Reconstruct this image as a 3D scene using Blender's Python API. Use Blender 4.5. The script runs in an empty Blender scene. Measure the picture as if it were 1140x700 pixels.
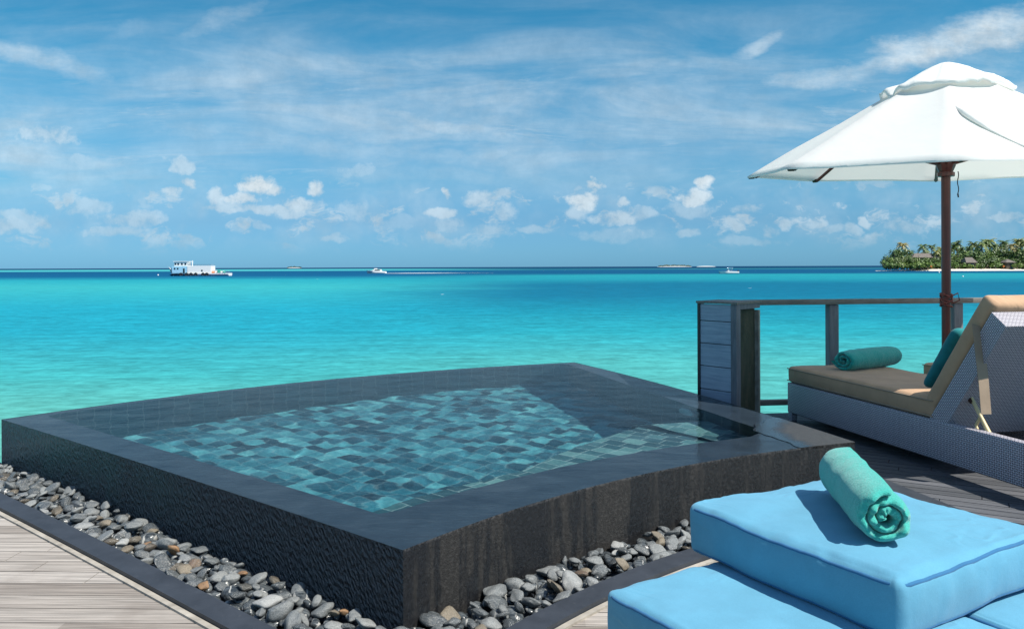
import bpy, bmesh, math, random
from mathutils import Vector, Matrix, noise as mnoise
rnd = random.Random(7)
S = bpy.context.scene
COL = bpy.context.collection
PI = math.pi
R = math.radians

# ------------------------------------------------------------------ camera, sky, sun, exposure
EYE = 1.15            # eye height above the deck
FOC = 900.0           # focal length in pixels of the 1140 px wide photograph
SEA = -1.4            # water level of the lagoon
CAM = bpy.data.cameras.new('camera')
cam = bpy.data.objects.new('camera', CAM); COL.objects.link(cam); S.camera = cam
CAM.sensor_width = 36; CAM.sensor_fit = 'HORIZONTAL'; CAM.lens = FOC / 1140 * 36
CAM.shift_y = -.0463; CAM.clip_start = .05; CAM.clip_end = 60000
cam.matrix_world = Matrix.Translation((0, 0, EYE)) @ Matrix.Rotation(R(90), 4, 'X') @ Matrix.Rotation(-.0036, 4, 'Z')

SUN_EL, SUN_AZ = R(55), R(122)                 # azimuth clockwise from +Y (the sea side)
SUND = Vector((math.sin(SUN_AZ) * math.cos(SUN_EL), math.cos(SUN_AZ) * math.cos(SUN_EL), math.sin(SUN_EL)))
SL = bpy.data.lights.new('sun', 'SUN'); sun = bpy.data.objects.new('sun', SL); COL.objects.link(sun)
SL.energy = 4.9; SL.angle = R(.53); SL.color = (1, .95, .86)
sun.rotation_euler = SUND.to_track_quat('Z', 'Y').to_euler(); sun.location = (6, -4, 9)
SL.cycles.is_caustics_light = True

vs = S.view_settings
vs.view_transform = 'Standard'; vs.look = 'None'; vs.exposure = .46; vs.gamma = 1; vs.use_curve_mapping = False
S.cycles.max_bounces = 10; S.cycles.transmission_bounces = 8; S.cycles.transparent_max_bounces = 12
S.cycles.caustics_reflective = False; S.cycles.caustics_refractive = True
S.cycles.use_denoising = True


class NT:
    """small wrapper round a node tree"""
    def __init__(s, tree): s.t = tree
    def n(s, typ, **kw):
        nd = s.t.nodes.new('ShaderNode' + typ)
        for k, v in kw.items(): setattr(nd, k, v)
        return nd
    def set(s, sock, v):
        if isinstance(v, bpy.types.NodeSocket): s.t.links.new(v, sock)
        elif v is not None:
            if hasattr(sock.default_value, '__len__') and not hasattr(v, '__len__'): v = [v] * len(sock.default_value)
            elif hasattr(v, '__len__') and len(v) == 3 and len(sock.default_value) == 4: v = (*v, 1)
            sock.default_value = v
    def m(s, op, a, b=None, c=None, clamp=False):
        nd = s.n('Math', operation=op, use_clamp=clamp)
        for i, v in enumerate((a, b, c)):
            if v is not None: s.set(nd.inputs[i], v)
        return nd.outputs[0]
    def vm(s, op, a, b=None, c=None):
        nd = s.n('VectorMath', operation=op)
        for i, v in enumerate((a, b, c)):
            if v is not None: s.set(nd.inputs[i], v)
        return nd.outputs['Value'] if op in ('DOT_PRODUCT', 'LENGTH', 'DISTANCE') else nd.outputs['Vector']
    def smooth(s, v, a, b, lo=0., hi=1., kind='SMOOTHSTEP'):
        nd = s.n('MapRange', interpolation_type=kind)
        for k, x in zip(('Value', 'From Min', 'From Max', 'To Min', 'To Max'), (v, a, b, lo, hi)): s.set(nd.inputs[k], x)
        return nd.outputs[0]
    def mix(s, f, a, b, blend='MIX'):
        nd = s.n('MixRGB', blend_type=blend)
        s.set(nd.inputs[0], f); s.set(nd.inputs[1], a); s.set(nd.inputs[2], b)
        return nd.outputs[0]
    def ramp(s, f, stops, interp='LINEAR'):
        nd = s.n('ValToRGB'); cr = nd.color_ramp; cr.interpolation = interp
        while len(cr.elements) < len(stops): cr.elements.new(.5)
        for e, (p, c) in zip(cr.elements, stops):
            e.position = p; e.color = (*c, 1) if len(c) == 3 else c
        s.set(nd.inputs[0], f); return nd.outputs[0]
    def noise(s, vec, scale=5, detail=4, rough=.55, dist=0, out='Fac'):
        nd = s.n('TexNoise')
        if vec is not None: s.set(nd.inputs['Vector'], vec)
        nd.inputs['Scale'].default_value = scale; nd.inputs['Detail'].default_value = detail
        nd.inputs['Roughness'].default_value = rough; nd.inputs['Distortion'].default_value = dist
        return nd.outputs[out]
    def voro(s, vec, scale=5, feature='F1', out='Distance', rand=1):
        nd = s.n('TexVoronoi', feature=feature)
        if vec is not None: s.set(nd.inputs['Vector'], vec)
        nd.inputs['Scale'].default_value = scale; nd.inputs['Randomness'].default_value = rand
        return nd.outputs[out]
    def xyz(s, v):
        nd = s.n('SeparateXYZ'); s.set(nd.inputs[0], v); return nd.outputs
    def comb(s, x=0, y=0, z=0):
        nd = s.n('CombineXYZ')
        for i, v in enumerate((x, y, z)): s.set(nd.inputs[i], v)
        return nd.outputs[0]
    def mapping(s, v, rot=(0, 0, 0), scale=(1, 1, 1), loc=(0, 0, 0)):
        nd = s.n('Mapping'); s.set(nd.inputs[0], v)
        nd.inputs['Rotation'].default_value = rot; nd.inputs['Scale'].default_value = scale; nd.inputs['Location'].default_value = loc
        return nd.outputs[0]
    def bump(s, h, strength=.3, dist=.01, normal=None):
        nd = s.n('Bump'); s.set(nd.inputs['Height'], h)
        nd.inputs['Strength'].default_value = strength; nd.inputs['Distance'].default_value = dist
        if normal is not None: s.set(nd.inputs['Normal'], normal)
        return nd.outputs[0]


def lin(r, g, b):
    f = lambda c: (c / 255 / 12.92) if c / 255 < .04045 else ((c / 255 + .055) / 1.055) ** 2.4
    return (f(r), f(g), f(b))


def sky_world():
    w = bpy.data.worlds.new('World'); S.world = w; w.use_nodes = True
    N = NT(w.node_tree); bg = w.node_tree.nodes['Background']
    sky = N.n('TexSky', sky_type='NISHITA', sun_disc=False)
    sky.sun_elevation = SUN_EL; sky.sun_rotation = SUN_AZ
    sky.air_density = 1; sky.dust_density = .3; sky.ozone_density = 2
    d = N.xyz(N.n('TexCoord').outputs['Generated'])
    ay = N.m('MAXIMUM', N.m('ABSOLUTE', d[1]), .06)
    u = N.m('DIVIDE', d[0], ay); v = N.m('DIVIDE', d[2], ay)
    P = N.comb(u, v, 0)
    tint = N.ramp(N.m('MULTIPLY', v, 1 / 1.2), [(0, (.25, .665, 1.34)), (.048, (.30, .63, 1.03)), (.09, (.38, .78, 1.02)),
                  (.15, (.44, .91, 1.06)), (.213, (.33, .96, 1.10)), (.27, (.22, .90, 1.05)), (.36, (.35, .9, 1.05)), (.7, (1.25, 1.35, 1.3)), (1, (1.5, 1.5, 1.4))])
    base = N.mix(1, sky.outputs[0], tint, 'MULTIPLY')
    # billowing detail shared by all clouds
    n1 = N.noise(P, 24, 8, .68); n2 = N.noise(P, 9, 4, .6)
    wv = N.noise(N.vm('MULTIPLY', P, (1, 1.3, 1)), 20, 3, .6, out='Color')
    PW = N.vm('ADD', P, N.vm('MULTIPLY', N.vm('SUBTRACT', wv, (.5, .5, .5)), (.05, .03, 0)))
    nn = N.m('MULTIPLY', N.m('SUBTRACT', n1, .48), 4.6)
    def blob(px, py, rx, ry, s, soft=.9):
        c = ((px - 570) / 900, (297.2 - py) / 900)
        q = N.vm('MULTIPLY_ADD', PW, (900 / rx, 900 / ry, 0), (-c[0] * 900 / rx, -c[1] * 900 / ry, 0))
        k = N.m('SUBTRACT', N.vm('DOT_PRODUCT', q, q), nn)
        return N.smooth(k, 1.25, -.15, 0, N.m('MULTIPLY', 1.08, s))
    acc = None
    cum = [  # x, y, half width, half height, density
        (286, 206, 24, 13, .95), (268, 222, 24, 8, .75), (305, 211, 12, 8, .8), (240, 219, 12, 12, .62), (240, 230, 32, 7, .55), (300, 234, 60, 6.5, .58),
        (350, 207, 11, 10, .75), (332, 226, 26, 10, .68), (203, 182, 18, 11, .5), (208, 200, 9, 7, .7), (192, 212, 14, 8, .6),
        (55, 148, 34, 15, .5), (92, 178, 18, 8, .36), (98, 230, 34, 11, .42), (150, 243, 34, 10, .48), (25, 240, 30, 9, .42), (10, 250, 36, 10, .5), (46, 245, 12, 9, .52),
        (130, 256, 42, 8, .42), (160, 226, 14, 8, .3), (370, 263, 20, 6, .42), (290, 252, 12, 5, .34), (400, 190, 24, 9, .32), (398, 235, 22, 13, .36),
        (498, 214, 8, 7, .85), (494, 238, 16, 8, .62), (534, 222, 20, 12, .55), (560, 236, 18, 10, .46), (497, 252, 20, 9, .4), (545, 258, 28, 9, .42), (596, 256, 24, 6, .38),
        (660, 206, 10, 9, .85), (650, 222, 20, 12, .8), (640, 236, 18, 9, .5), (692, 228, 9, 6, .62), (688, 244, 24, 10, .62), (716, 240, 18, 9, .42),
        (788, 205, 12, 7, .85), (771, 218, 22, 9, .78), (768, 232, 30, 11, .36), (832, 232, 18, 8, .46), (873, 250, 8, 6, .55), (905, 249, 12, 6, .5), (925, 255, 22, 6, .38),
        (968, 247, 7, 7, .6), (950, 256, 10, 7, .45), (1010, 255, 24, 8, .42), (764, 261, 12, 7, .4), (858, 258, 12, 6, .42), (1125, 242, 24, 7, .45), (840, 268, 40, 6, .28), (690, 262, 60, 8, .26), (440, 248, 40, 10, .25)]
    for c in cum:
        b = blob(*c)
        acc = b if acc is None else N.m('MAXIMUM', acc, b)
    # wispy high cloud: soft, sheared
    PS = N.vm('ADD', P, N.vm('MULTIPLY', N.vm('SUBTRACT', N.noise(P, 7, 5, .6, out='Color'), (.5, .5, .5)), (.09, .045, 0)))
    nw = N.m('MULTIPLY', N.m('SUBTRACT', N.noise(N.mapping(P, (0, 0, .35), (8, 22, 1)), 1, 8, .68), .5), 4.4)
    def wisp(px, py, rx, ry, ang, s):
        c = Vector(((px - 570) / 900, (297.2 - py) / 900, 0)); ca, sa = math.cos(ang), math.sin(ang)
        r = N.vm('SUBTRACT', PS, c)
        a = N.m('MULTIPLY', N.vm('DOT_PRODUCT', r, (ca, sa, 0)), 900 / rx); b = N.m('MULTIPLY', N.vm('DOT_PRODUCT', r, (-sa, ca, 0)), 900 / ry)
        k = N.m('SUBTRACT', N.m('ADD', N.m('MULTIPLY', a, a), N.m('MULTIPLY', b, b)), nw)
        return N.smooth(k, 2.0, -1.2, 0, s)
    for w_ in [(1050, 50, 125, 21, .30, 1.15), (1095, 35, 80, 22, .25, 1.05), (945, 85, 75, 13, .12, .7), (848, 52, 34, 10, .42, .62), (865, 75, 40, 8, .3, .3),
               (240, 22, 60, 12, .35, .4), (465, 70, 30, 8, -.3, .45), (615, 100, 30, 6, -.15, .3), (45, 66, 90, 14, -.24, .6), (120, 90, 60, 8, -.22, .3),
               (235, 100, 70, 10, -.26, .35), (480, 140, 130, 9, -.18, .62), (560, 158, 130, 8, -.08, .4), (350, 160, 220, 13, -.12, .42), (60, 122, 90, 14, -.05, .32),
               (700, 150, 110, 18, -.1, .3), (480, 195, 120, 10, -.06, .3), (640, 175, 140, 10, -.05, .3), (150, 28, 40, 10, .3, .25)]:
        b = wisp(*w_)
        acc = N.m('MAXIMUM', acc, b)
    # thin veil of cirrus over everything, streaked
    st = N.noise(N.mapping(P, (0, 0, .2), (3.2, 15, 1)), 1, 6, .6, .4)
    veil = N.m('MULTIPLY', N.smooth(st, .32, .78, 0, .62), N.smooth(v, .02, .16))
    veil = N.m('MULTIPLY', veil, N.smooth(v, .36, .2, .15, 1))
    low = N.m('MULTIPLY', N.smooth(n2, .42, .75, 0, .34), N.m('MULTIPLY', N.smooth(v, .01, .05), N.smooth(v, .17, .09)))
    bn_ = N.noise(N.vm('ADD', N.vm('MULTIPLY', PW, (1, 1.75, 1)), (3.7, 1.1, 0)), 17, 8, .66)
    band = N.m('MULTIPLY', N.smooth(bn_, .50, .66, 0, .62), N.m('MULTIPLY', N.smooth(v, .012, .045), N.smooth(v, .135, .075)))
    fil = N.noise(N.mapping(P, (0, 0, .16), (5.5, 40, 1), (2, 5, 0)), 1, 8, .7, .6)
    fil = N.m('MULTIPLY', N.smooth(fil, .47, .72, 0, .42), N.m('MULTIPLY', N.smooth(v, .08, .14), N.smooth(v, .30, .20)))
    acc = N.m('MAXIMUM', N.m('MAXIMUM', N.m('MAXIMUM', acc, veil), low), N.m('MAXIMUM', band, fil))
    shade = N.smooth(n1, .3, .7, .72, 1.0)
    white = N.mix(N.smooth(v, .0, .12), (5.2, 6.6, 7.6), (7.4, 8.4, 9.0))
    white = N.mix(1, white, N.comb(shade, shade, shade), 'MULTIPLY')
    sky_c = N.mix(N.m('MINIMUM', acc, .96), base, white)
    N.set(bg.inputs[0], sky_c); bg.inputs[1].default_value = .079
sky_world()


# ------------------------------------------------------------------ helpers
def yh(px): return 297.2 - .0036 * (px - 570)
def at(px, py, z=0.):
    """point at height z seen at photo pixel (px, py)"""
    Y = (EYE - z) * FOC / (py - yh(px)); return Vector(((px - 570) / FOC * Y, Y, z))
def atY(px, py, Y): return Vector(((px - 570) / FOC * Y, Y, EYE - (py - yh(px)) / FOC * Y))

def tag(o, label=None, cat=None, group=None, kind=None):
    if label: o['label'] = label
    if cat: o['category'] = cat
    if group: o['group'] = group
    if kind: o['kind'] = kind
    return o
def empty(name, loc, label, cat, group=None, rz=0):
    o = bpy.data.objects.new(name, None); COL.objects.link(o); o.location = loc; o.rotation_euler = (0, 0, rz)
    o.empty_display_size = .1
    return tag(o, label, cat, group)
def obj(name, bm, mat, parent=None, smooth=None, world=False):
    me = bpy.data.meshes.new(name)
    bmesh.ops.recalc_face_normals(bm, faces=bm.faces)
    bm.to_mesh(me); bm.free()
    o = bpy.data.objects.new(name, me); COL.objects.link(o)
    if isinstance(mat, (list, tuple)):
        for m_ in mat: me.materials.append(m_)
    elif mat: me.materials.append(mat)
    if smooth is not None:
        me.shade_smooth()
        if smooth < 180: me.set_sharp_from_angle(angle=R(smooth))
    if parent:
        o.parent = parent
        if world: o.matrix_parent_inverse = parent_matrix(parent).inverted()
    return o
def parent_matrix(p):
    m = Matrix.Translation(p.location) @ p.rotation_euler.to_matrix().to_4x4()
    return m
KIDS = {}
def copy_tree(o, loc=None, rz=None):
    def rec(a, par):
        c = a.copy(); COL.objects.link(c)
        if par: c.parent = par
        for ch in list(a.children): rec(ch, c)
        return c
    r = rec(o, None)
    if loc is not None: r.location = loc
    if rz is not None: r.rotation_euler = (0, 0, rz)
    return r

def box(bm, c, s, rot=None):
    m = Matrix.Translation(c) @ (rot.to_4x4() if rot else Matrix()) @ Matrix.Diagonal((*s, 1))
    bmesh.ops.create_cube(bm, size=1, matrix=m)
def bevel(bm, w=.004, seg=2, ang=30):
    es = [e for e in bm.edges if len(e.link_faces) == 2 and e.calc_face_angle(0) > R(ang)]
    bmesh.ops.bevel(bm, geom=es, offset=w, segments=seg, affect='EDGES', profile=.6)
    return bm
def prism(bm, pts, vec):
    """closed solid: polygon pts (3D) swept along vec"""
    a = [bm.verts.new(p) for p in pts]; b = [bm.verts.new(Vector(p) + Vector(vec)) for p in pts]
    n = len(pts); bm.faces.new(a); bm.faces.new(b[::-1])
    for i in range(n): bm.faces.new((a[i], b[i], b[(i + 1) % n], a[(i + 1) % n]))
def tube(bm, pts, rad, seg=8, closed=False, cap=True):
    pts = [Vector(p) for p in pts]; n = len(pts)
    rad = rad if hasattr(rad, '__len__') else [rad] * n
    rings = []; prev = None
    for i in range(n):
        t = (pts[(i + 1) % n] - pts[i - 1]) if closed else (pts[min(i + 1, n - 1)] - pts[max(i - 1, 0)])
        t.normalize()
        if prev is None: a = Vector((0, 0, 1)) if abs(t.z) < .9 else Vector((1, 0, 0)); a = (a - t * a.dot(t)).normalized()
        else: a = (prev - t * prev.dot(t)).normalized()
        prev = a; b = t.cross(a)
        rings.append([bm.verts.new(pts[i] + (a * math.cos(2 * PI * k / seg) + b * math.sin(2 * PI * k / seg)) * rad[i]) for k in range(seg)])
    for i in range(n if closed else n - 1):
        p, q = rings[i], rings[(i + 1) % n]
        for k in range(seg): bm.faces.new((p[k], p[(k + 1) % seg], q[(k + 1) % seg], q[k]))
    if cap and not closed: bm.faces.new(rings[0][::-1]); bm.faces.new(rings[-1])
def lathe(bm, prof, seg=24, c=(0, 0, 0)):
    c = Vector(c); rings = [[bm.verts.new(c + Vector((r * math.cos(2 * PI * k / seg), r * math.sin(2 * PI * k / seg), z))) for k in range(seg)] for r, z in prof]
    for p, q in zip(rings, rings[1:]):
        for k in range(seg): bm.faces.new((p[k], p[(k + 1) % seg], q[(k + 1) % seg], q[k]))
    bm.faces.new(rings[0][::-1]); bm.faces.new(rings[-1])
def rbox(sx, sy, sz, r, seg=4, n=(10, 10, 2)):
    """soft rounded block centred on the origin, with spare vertices to shape"""
    bm = bmesh.new(); ax = []
    for s, k in zip((sx, sy, sz), n):
        c = [r * (1 - math.cos(i / seg * PI / 2)) for i in range(seg)]
        ax.append([-s / 2 + x for x in c] + [-s / 2 + r + (s - 2 * r) * i / k for i in range(k + 1)] + [s / 2 - x for x in c[::-1]])
    h = Vector((sx / 2, sy / 2, sz / 2))
    for d in range(3):
        a, b = [i for i in range(3) if i != d]
        for sg in (-1, 1):
            g = []
            for u in ax[a]:
                row = []
                for v in ax[b]:
                    p = [0, 0, 0]; p[a] = u; p[b] = v; p[d] = sg * h[d]
                    p = Vector(p); q = Vector([max(-h[i] + r, min(h[i] - r, p[i])) for i in range(3)]); e = p - q
                    row.append(bm.verts.new(q + e.normalized() * r if e.length > 1e-9 else p))
                g.append(row)
            for i in range(len(g) - 1):
                for j in range(len(g[0]) - 1): bm.faces.new((g[i][j], g[i + 1][j], g[i + 1][j + 1], g[i][j + 1]))
    bmesh.ops.remove_doubles(bm, verts=bm.verts, dist=1e-5)
    return bm
def wob(p, f, a, seed=0.): return mnoise.noise_vector(Vector(p) * f + Vector((seed, seed * 2.3, -seed))) * a


# ------------------------------------------------------------------ materials
def mat(name):
    m = bpy.data.materials.new(name); m.use_nodes = True
    N = NT(m.node_tree); b = m.node_tree.nodes['Principled BSDF']; N.b = b; N.mt = m
    return N
def P(N, **kw):
    for k, v in kw.items(): N.set(N.b.inputs[{'col': 'Base Color', 'rough': 'Roughness', 'ior': 'IOR', 'nor': 'Normal', 'metal': 'Metallic', 'spec': 'Specular IOR Level',
                                             'sheen': 'Sheen Weight', 'coat': 'Coat Weight', 'coatr': 'Coat Roughness', 'trans': 'Transmission Weight', 'sheenr': 'Sheen Roughness', 'alpha': 'Alpha'}[k]], v)
    return N.mt
def simple(name, c, rough=.5, var=.15, scale=20, bump=.1, metal=0, spec=.5):
    N = mat(name); o = N.n('TexCoord').outputs['Object']
    n = N.noise(o, scale, 5); f = N.smooth(n, .3, .7, 1 - var, 1 + var)
    return P(N, col=N.mix(1, c, N.comb(f, f, f), 'MULTIPLY'), rough=rough, metal=metal, spec=spec, nor=N.bump(n, bump, .003))

M = {}
def materials():
    # lagoon: colour follows depth of the sand bottom, i.e. distance from the deck
    N = mat('lagoon'); g = N.n('NewGeometry').outputs['Position']; x, y, z = N.xyz(g)
    yy = N.m('MAXIMUM', y, 4.)
    q = N.m('DIVIDE', 2295., yy)
    nb = N.noise(N.comb(N.m('MULTIPLY', x, .012), N.m('MULTIPLY', y, .022), 0), 1, 5, .6)
    nm = N.noise(N.comb(N.m('MULTIPLY', x, .08), N.m('MULTIPLY', y, .16), 0), 1, 5, .6)
    lat = N.m('DIVIDE', x, N.m('ADD', yy, 18.))
    q2 = N.m('MULTIPLY', q, N.m('ADD', N.m('MULTIPLY', nb, .34), N.m('ADD', N.m('MULTIPLY', nm, .22), .72)))
    qf = N.mix(N.smooth(q, 2., 14.), q, q2)
    t = N.m('SQRT', N.m('DIVIDE', qf, 180.))
    k = .56
    L = lambda *c: tuple(v * k * w for v, w in zip(lin(*c), (.95, 1.0, .98)))
    rl = N.ramp(t, [(0, L(4, 62, 112)), (.085, L(4, 64, 114)), (.098, L(92, 205, 215)), (.132, L(80, 200, 210)), (.15, L(4, 96, 148)), (.225, L(6, 106, 158)), (.275, L(44, 182, 202)), (.34, L(66, 198, 208)), (.5, L(38, 184, 212)), (.62, L(42, 184, 210)), (.8, L(80, 199, 204)), (.92, L(110, 206, 199)), (1, L(120, 210, 200))])
    rr = N.ramp(t, [(0, L(5, 60, 104)), (.11, L(8, 78, 120)), (.125, L(60, 150, 166)), (.14, L(14, 100, 146)), (.205, L(12, 98, 146)), (.23, L(44, 172, 190)), (.275, L(38, 166, 188)), (.33, L(20, 128, 166)), (.43, L(22, 134, 172)), (.53, L(32, 164, 192)), (.64, L(52, 188, 206)), (.76, L(94, 202, 203)), (1, L(112, 208, 202))])
    sidef = N.smooth(N.m('ADD', lat, N.m('MULTIPLY', N.m('SUBTRACT', nb, .5), .3)), -.22, .06)
    c = N.mix(sidef, rl, rr)
    patch = N.smooth(N.noise(N.comb(N.m('MULTIPLY', x, .35), N.m('MULTIPLY', y, .9), 3.), 1, 5, .65), .35, .7, .84, 1.1)
    fine = N.smooth(N.noise(N.comb(N.m('MULTIPLY', x, 1.3), N.m('MULTIPLY', y, 3.6), 7.), 1, 4, .7), .3, .72, .88, 1.1)
    fine = N.mix(N.smooth(q, 6., 40.), 1., fine)
    wl = N.smooth(N.noise(N.comb(N.m('MULTIPLY', x, 2.0), N.m('MULTIPLY', y, 2.6), 1.), 1, 5, .72, .4), .32, .66, .80, 1.10)
    wl = N.mix(N.smooth(q, 14., 60.), 1., wl)
    c = N.mix(1, c, N.mix(1, N.comb(patch, patch, patch), N.comb(fine, fine, fine), 'MULTIPLY'), 'MULTIPLY')
    c = N.mix(1, c, wl, 'MULTIPLY')
    # small breaking crests
    fo = N.noise(N.comb(N.m('MULTIPLY', x, .2), N.m('MULTIPLY', y, .12), 11.), 1, 3, .7)
    foam = N.m('MULTIPLY', N.smooth(fo, .735, .76), N.smooth(y, 45., 90.))
    c = N.mix(foam, c, (.75, .85, .85))
    wv = N.noise(N.comb(N.m('MULTIPLY', x, .9), N.m('MULTIPLY', y, 1.9), 0), 1.4, 5, .62)
    nb2 = N.bump(wv, .35, .18)
    df = N.n('BsdfDiffuse'); gs = N.n('BsdfGlossy'); mx = N.n('MixShader'); N.set(df.inputs[0], c); gs.inputs['Roughness'].default_value = .2
    N.set(df.inputs['Normal'], N.bump(wv, .25, .18)); N.set(gs.inputs['Normal'], nb2)
    lw_ = N.n('LayerWeight'); lw_.inputs[0].default_value = .5; N.set(lw_.inputs['Normal'], nb2)
    N.set(mx.inputs[0], N.smooth(lw_.outputs['Facing'], .3, 1., .02, .06))      # a choppy surface mirrors little of the sky
    lk = N.t.links; lk.new(df.outputs[0], mx.inputs[1]); lk.new(gs.outputs[0], mx.inputs[2]); lk.new(mx.outputs[0], N.t.nodes['Material Output'].inputs[0])
    M['sea'] = N.mt

    # sun-bleached deck boards; board coordinate is object-space y
    def deck(name, tones, pitch, gloss):
        N = mat(name); o = N.n('TexCoord').outputs['Object']; x, y, z = N.xyz(o)
        idx = N.m('FLOOR', N.m('DIVIDE', y, pitch))
        wn = N.n('TexWhiteNoise', noise_dimensions='1D'); N.set(wn.inputs['W'], idx)
        seg = N.m('FLOOR', N.m('ADD', N.m('DIVIDE', x, 2.1), N.m('MULTIPLY', wn.outputs[0], 7)))
        wn2 = N.n('TexWhiteNoise', noise_dimensions='2D'); N.set(wn2.inputs['Vector'], N.comb(idx, seg, 0))
        off = N.m('MULTIPLY', wn.outputs[0], 30)
        gr = N.noise(N.comb(N.m('MULTIPLY', N.m('ADD', x, off), 2.2), N.m('MULTIPLY', y, 95), z), 1, 6, .65)
        st = N.noise(N.comb(N.m('MULTIPLY', N.m('ADD', x, off), 1.1), N.m('MULTIPLY', y, 22), z), 1, 5, .6, .6)
        c = N.ramp(N.m('ADD', N.m('MULTIPLY', wn2.outputs[0], .5), N.m('MULTIPLY', st, .55)), tones)
        f = N.smooth(gr, .3, .68, .5, 1.16); c = N.mix(1, c, N.comb(f, f, f), 'MULTIPLY')
        dk = N.noise(o, 3.2, 4, .6); c = N.mix(N.smooth(dk, .55, .75, 0, .35), c, tones[0][1])
        return P(N, col=c, rough=gloss, nor=N.bump(N.m('ADD', gr, N.m('MULTIPLY', st, .5)), .55, .004))
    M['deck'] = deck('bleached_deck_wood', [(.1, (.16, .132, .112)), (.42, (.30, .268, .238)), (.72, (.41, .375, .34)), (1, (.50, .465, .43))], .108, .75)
    M['deck_dark'] = deck('dark_grey_deck_wood', [(.1, (.045, .05, .06)), (.42, (.085, .09, .10)), (.75, (.13, .135, .15)), (1, (.19, .19, .20))], .085, .6)  # darker, bluer grey tones for the terrace boards
    N = mat('deck_trim_wood'); o = N.n('TexCoord').outputs['Object']; n = N.noise(o, 14, 5)
    M['trim'] = P(N, col=N.ramp(n, [(.3, (.22, .2, .17)), (.7, (.42, .39, .34))]), rough=.8, nor=N.bump(n, .4, .004))
    N = mat('black_kerb_stone'); o = N.n('TexCoord').outputs['Object']; n = N.noise(o, 9, 6, .65); n2 = N.noise(o, 160, 3)
    c = N.ramp(n, [(.3, (.022, .027, .036)), (.7, (.040, .048, .062))])
    c = N.mix(N.smooth(N.noise(o, 40, 4, .7), .62, .72, 0, .35), c, (.10, .11, .12))
    M['kerb'] = P(N, col=c, rough=.55, nor=N.bump(n2, .25, .002))

    # pool: wet coping
    def ripple(N, o, a=1.):
        w1 = N.noise(N.mapping(o, (0, 0, .6), (5, 13, 1)), 1, 4, .55, .5)
        w2 = N.noise(N.mapping(o, (0, 0, -.2), (26, 48, 1)), 1, 4, .6, .3)
        return N.m('ADD', w1, N.m('MULTIPLY', w2, .42))
    N = mat('wet_black_stone'); g = N.n('NewGeometry').outputs['Position']; x, y, z = N.xyz(g)
    n = N.noise(g, 6, 5, .6); fn = N.noise(g, 60, 4, .6)
    c = N.ramp(n, [(.3, (.046, .048, .066)), (.7, (.074, .076, .098))])
    M['coping'] = P(N, col=c, rough=.35, ior=1.2, nor=N.bump(fn, .15, .003))
    N = mat('dry_black_stone'); g = N.n('NewGeometry').outputs['Position']; fn = N.noise(g, 60, 4, .6)
    dist = N.vm('DISTANCE', N.vm('MULTIPLY', g, (1, .8, 0)), (DRY.x, DRY.y * .8, 0))
    cd = N.ramp(N.noise(g, 30, 5, .7), [(.3, (.026, .028, .030)), (.62, (.046, .047, .047)), (.8, (.08, .08, .076))])
    damp = N.smooth(N.m('ADD', dist, N.m('MULTIPLY', N.noise(g, 7, 4), .14)), .36, .48)
    cd = N.mix(N.m('MULTIPLY', damp, .75), cd, (.012, .013, .017))
    M['dry'] = P(N, col=cd, rough=N.mix(damp, (.62,) * 3, (.2,) * 3), nor=N.bump(fn, .5, .004))

    N = mat('water_sheet_black_stone'); g = N.n('NewGeometry').outputs['Position']; x, y, z = N.xyz(g)
    s = N.m('ADD', N.m('MULTIPLY', x, .772), N.m('MULTIPLY', y, -.636))
    uv = N.comb(N.m('ADD', s, N.m('MULTIPLY', z, .35)), z, 0)
    v1 = N.voro(N.mapping(uv, (0, 0, -.35), (88, 54, 1)), 1, 'SMOOTH_F1')
    v2 = N.noise(N.mapping(uv, (0, 0, -.35), (190, 90, 1)), 1, 4, .6)
    h = N.m('ADD', v1, N.m('MULTIPLY', v2, .7))
    al = N.m('MULTIPLY', N.smooth(s, -3.0, -5.2), N.smooth(N.m('ADD', z, N.m('MULTIPLY', N.noise(g, 5, 4), .14)), .12, .32))
    al = N.m('MULTIPLY', N.smooth(N.m('ADD', s, N.m('MULTIPLY', N.noise(g, 3, 4), 1.4)), -2.2, -4.4), N.smooth(N.m('ADD', z, N.m('MULTIPLY', N.noise(N.mapping(g, (0, 0, 0), (9, 9, 3)), 1, 4), .2)), .06, .36))
    c = N.mix(al, (.014, .018, .024), (.016, .12, .10))
    M['weir'] = P(N, col=c, rough=.06, ior=1.75, nor=N.bump(h, 1., .03))

    N = mat('streaked_black_stone'); g = N.n('NewGeometry').outputs['Position']; x, y, z = N.xyz(g)
    s = N.m('ADD', N.m('MULTIPLY', x, .8), N.m('MULTIPLY', y, .6))
    sp = N.comb(s, N.m('MULTIPLY', z, .12), 0)
    str1 = N.noise(sp, 4.5, 7, .72, .3); str2 = N.noise(sp, 34, 4, .6)
    w = N.smooth(N.m('ADD', N.m('MULTIPLY', str1, .75), N.m('MULTIPLY', str2, .25)), .45, .54)
    w = N.m('MULTIPLY', w, N.smooth(N.m('ADD', z, N.m('MULTIPLY', str2, .16)), .02, .16, .55, 1))
    fn = N.noise(g, 75, 5, .65)
    dryc = N.ramp(fn, [(.3, (.009, .0085, .0085)), (.52, (.019, .0185, .018)), (.75, (.046, .044, .042))])
    wetc = N.ramp(fn, [(.3, (.006, .007, .009)), (.7, (.018, .020, .024))])
    far = N.smooth(s, 2.2, 3.1)
    c = N.mix(N.m('MULTIPLY', w, N.m('SUBTRACT', 1., N.m('MULTIPLY', far, .6))), dryc, wetc)
    edge = N.m('MULTIPLY', N.smooth(z, .252, .262), N.smooth(fn, .4, .6))
    c = N.mix(N.m('MULTIPLY', edge, .5), c, (.10, .10, .105))
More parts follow.
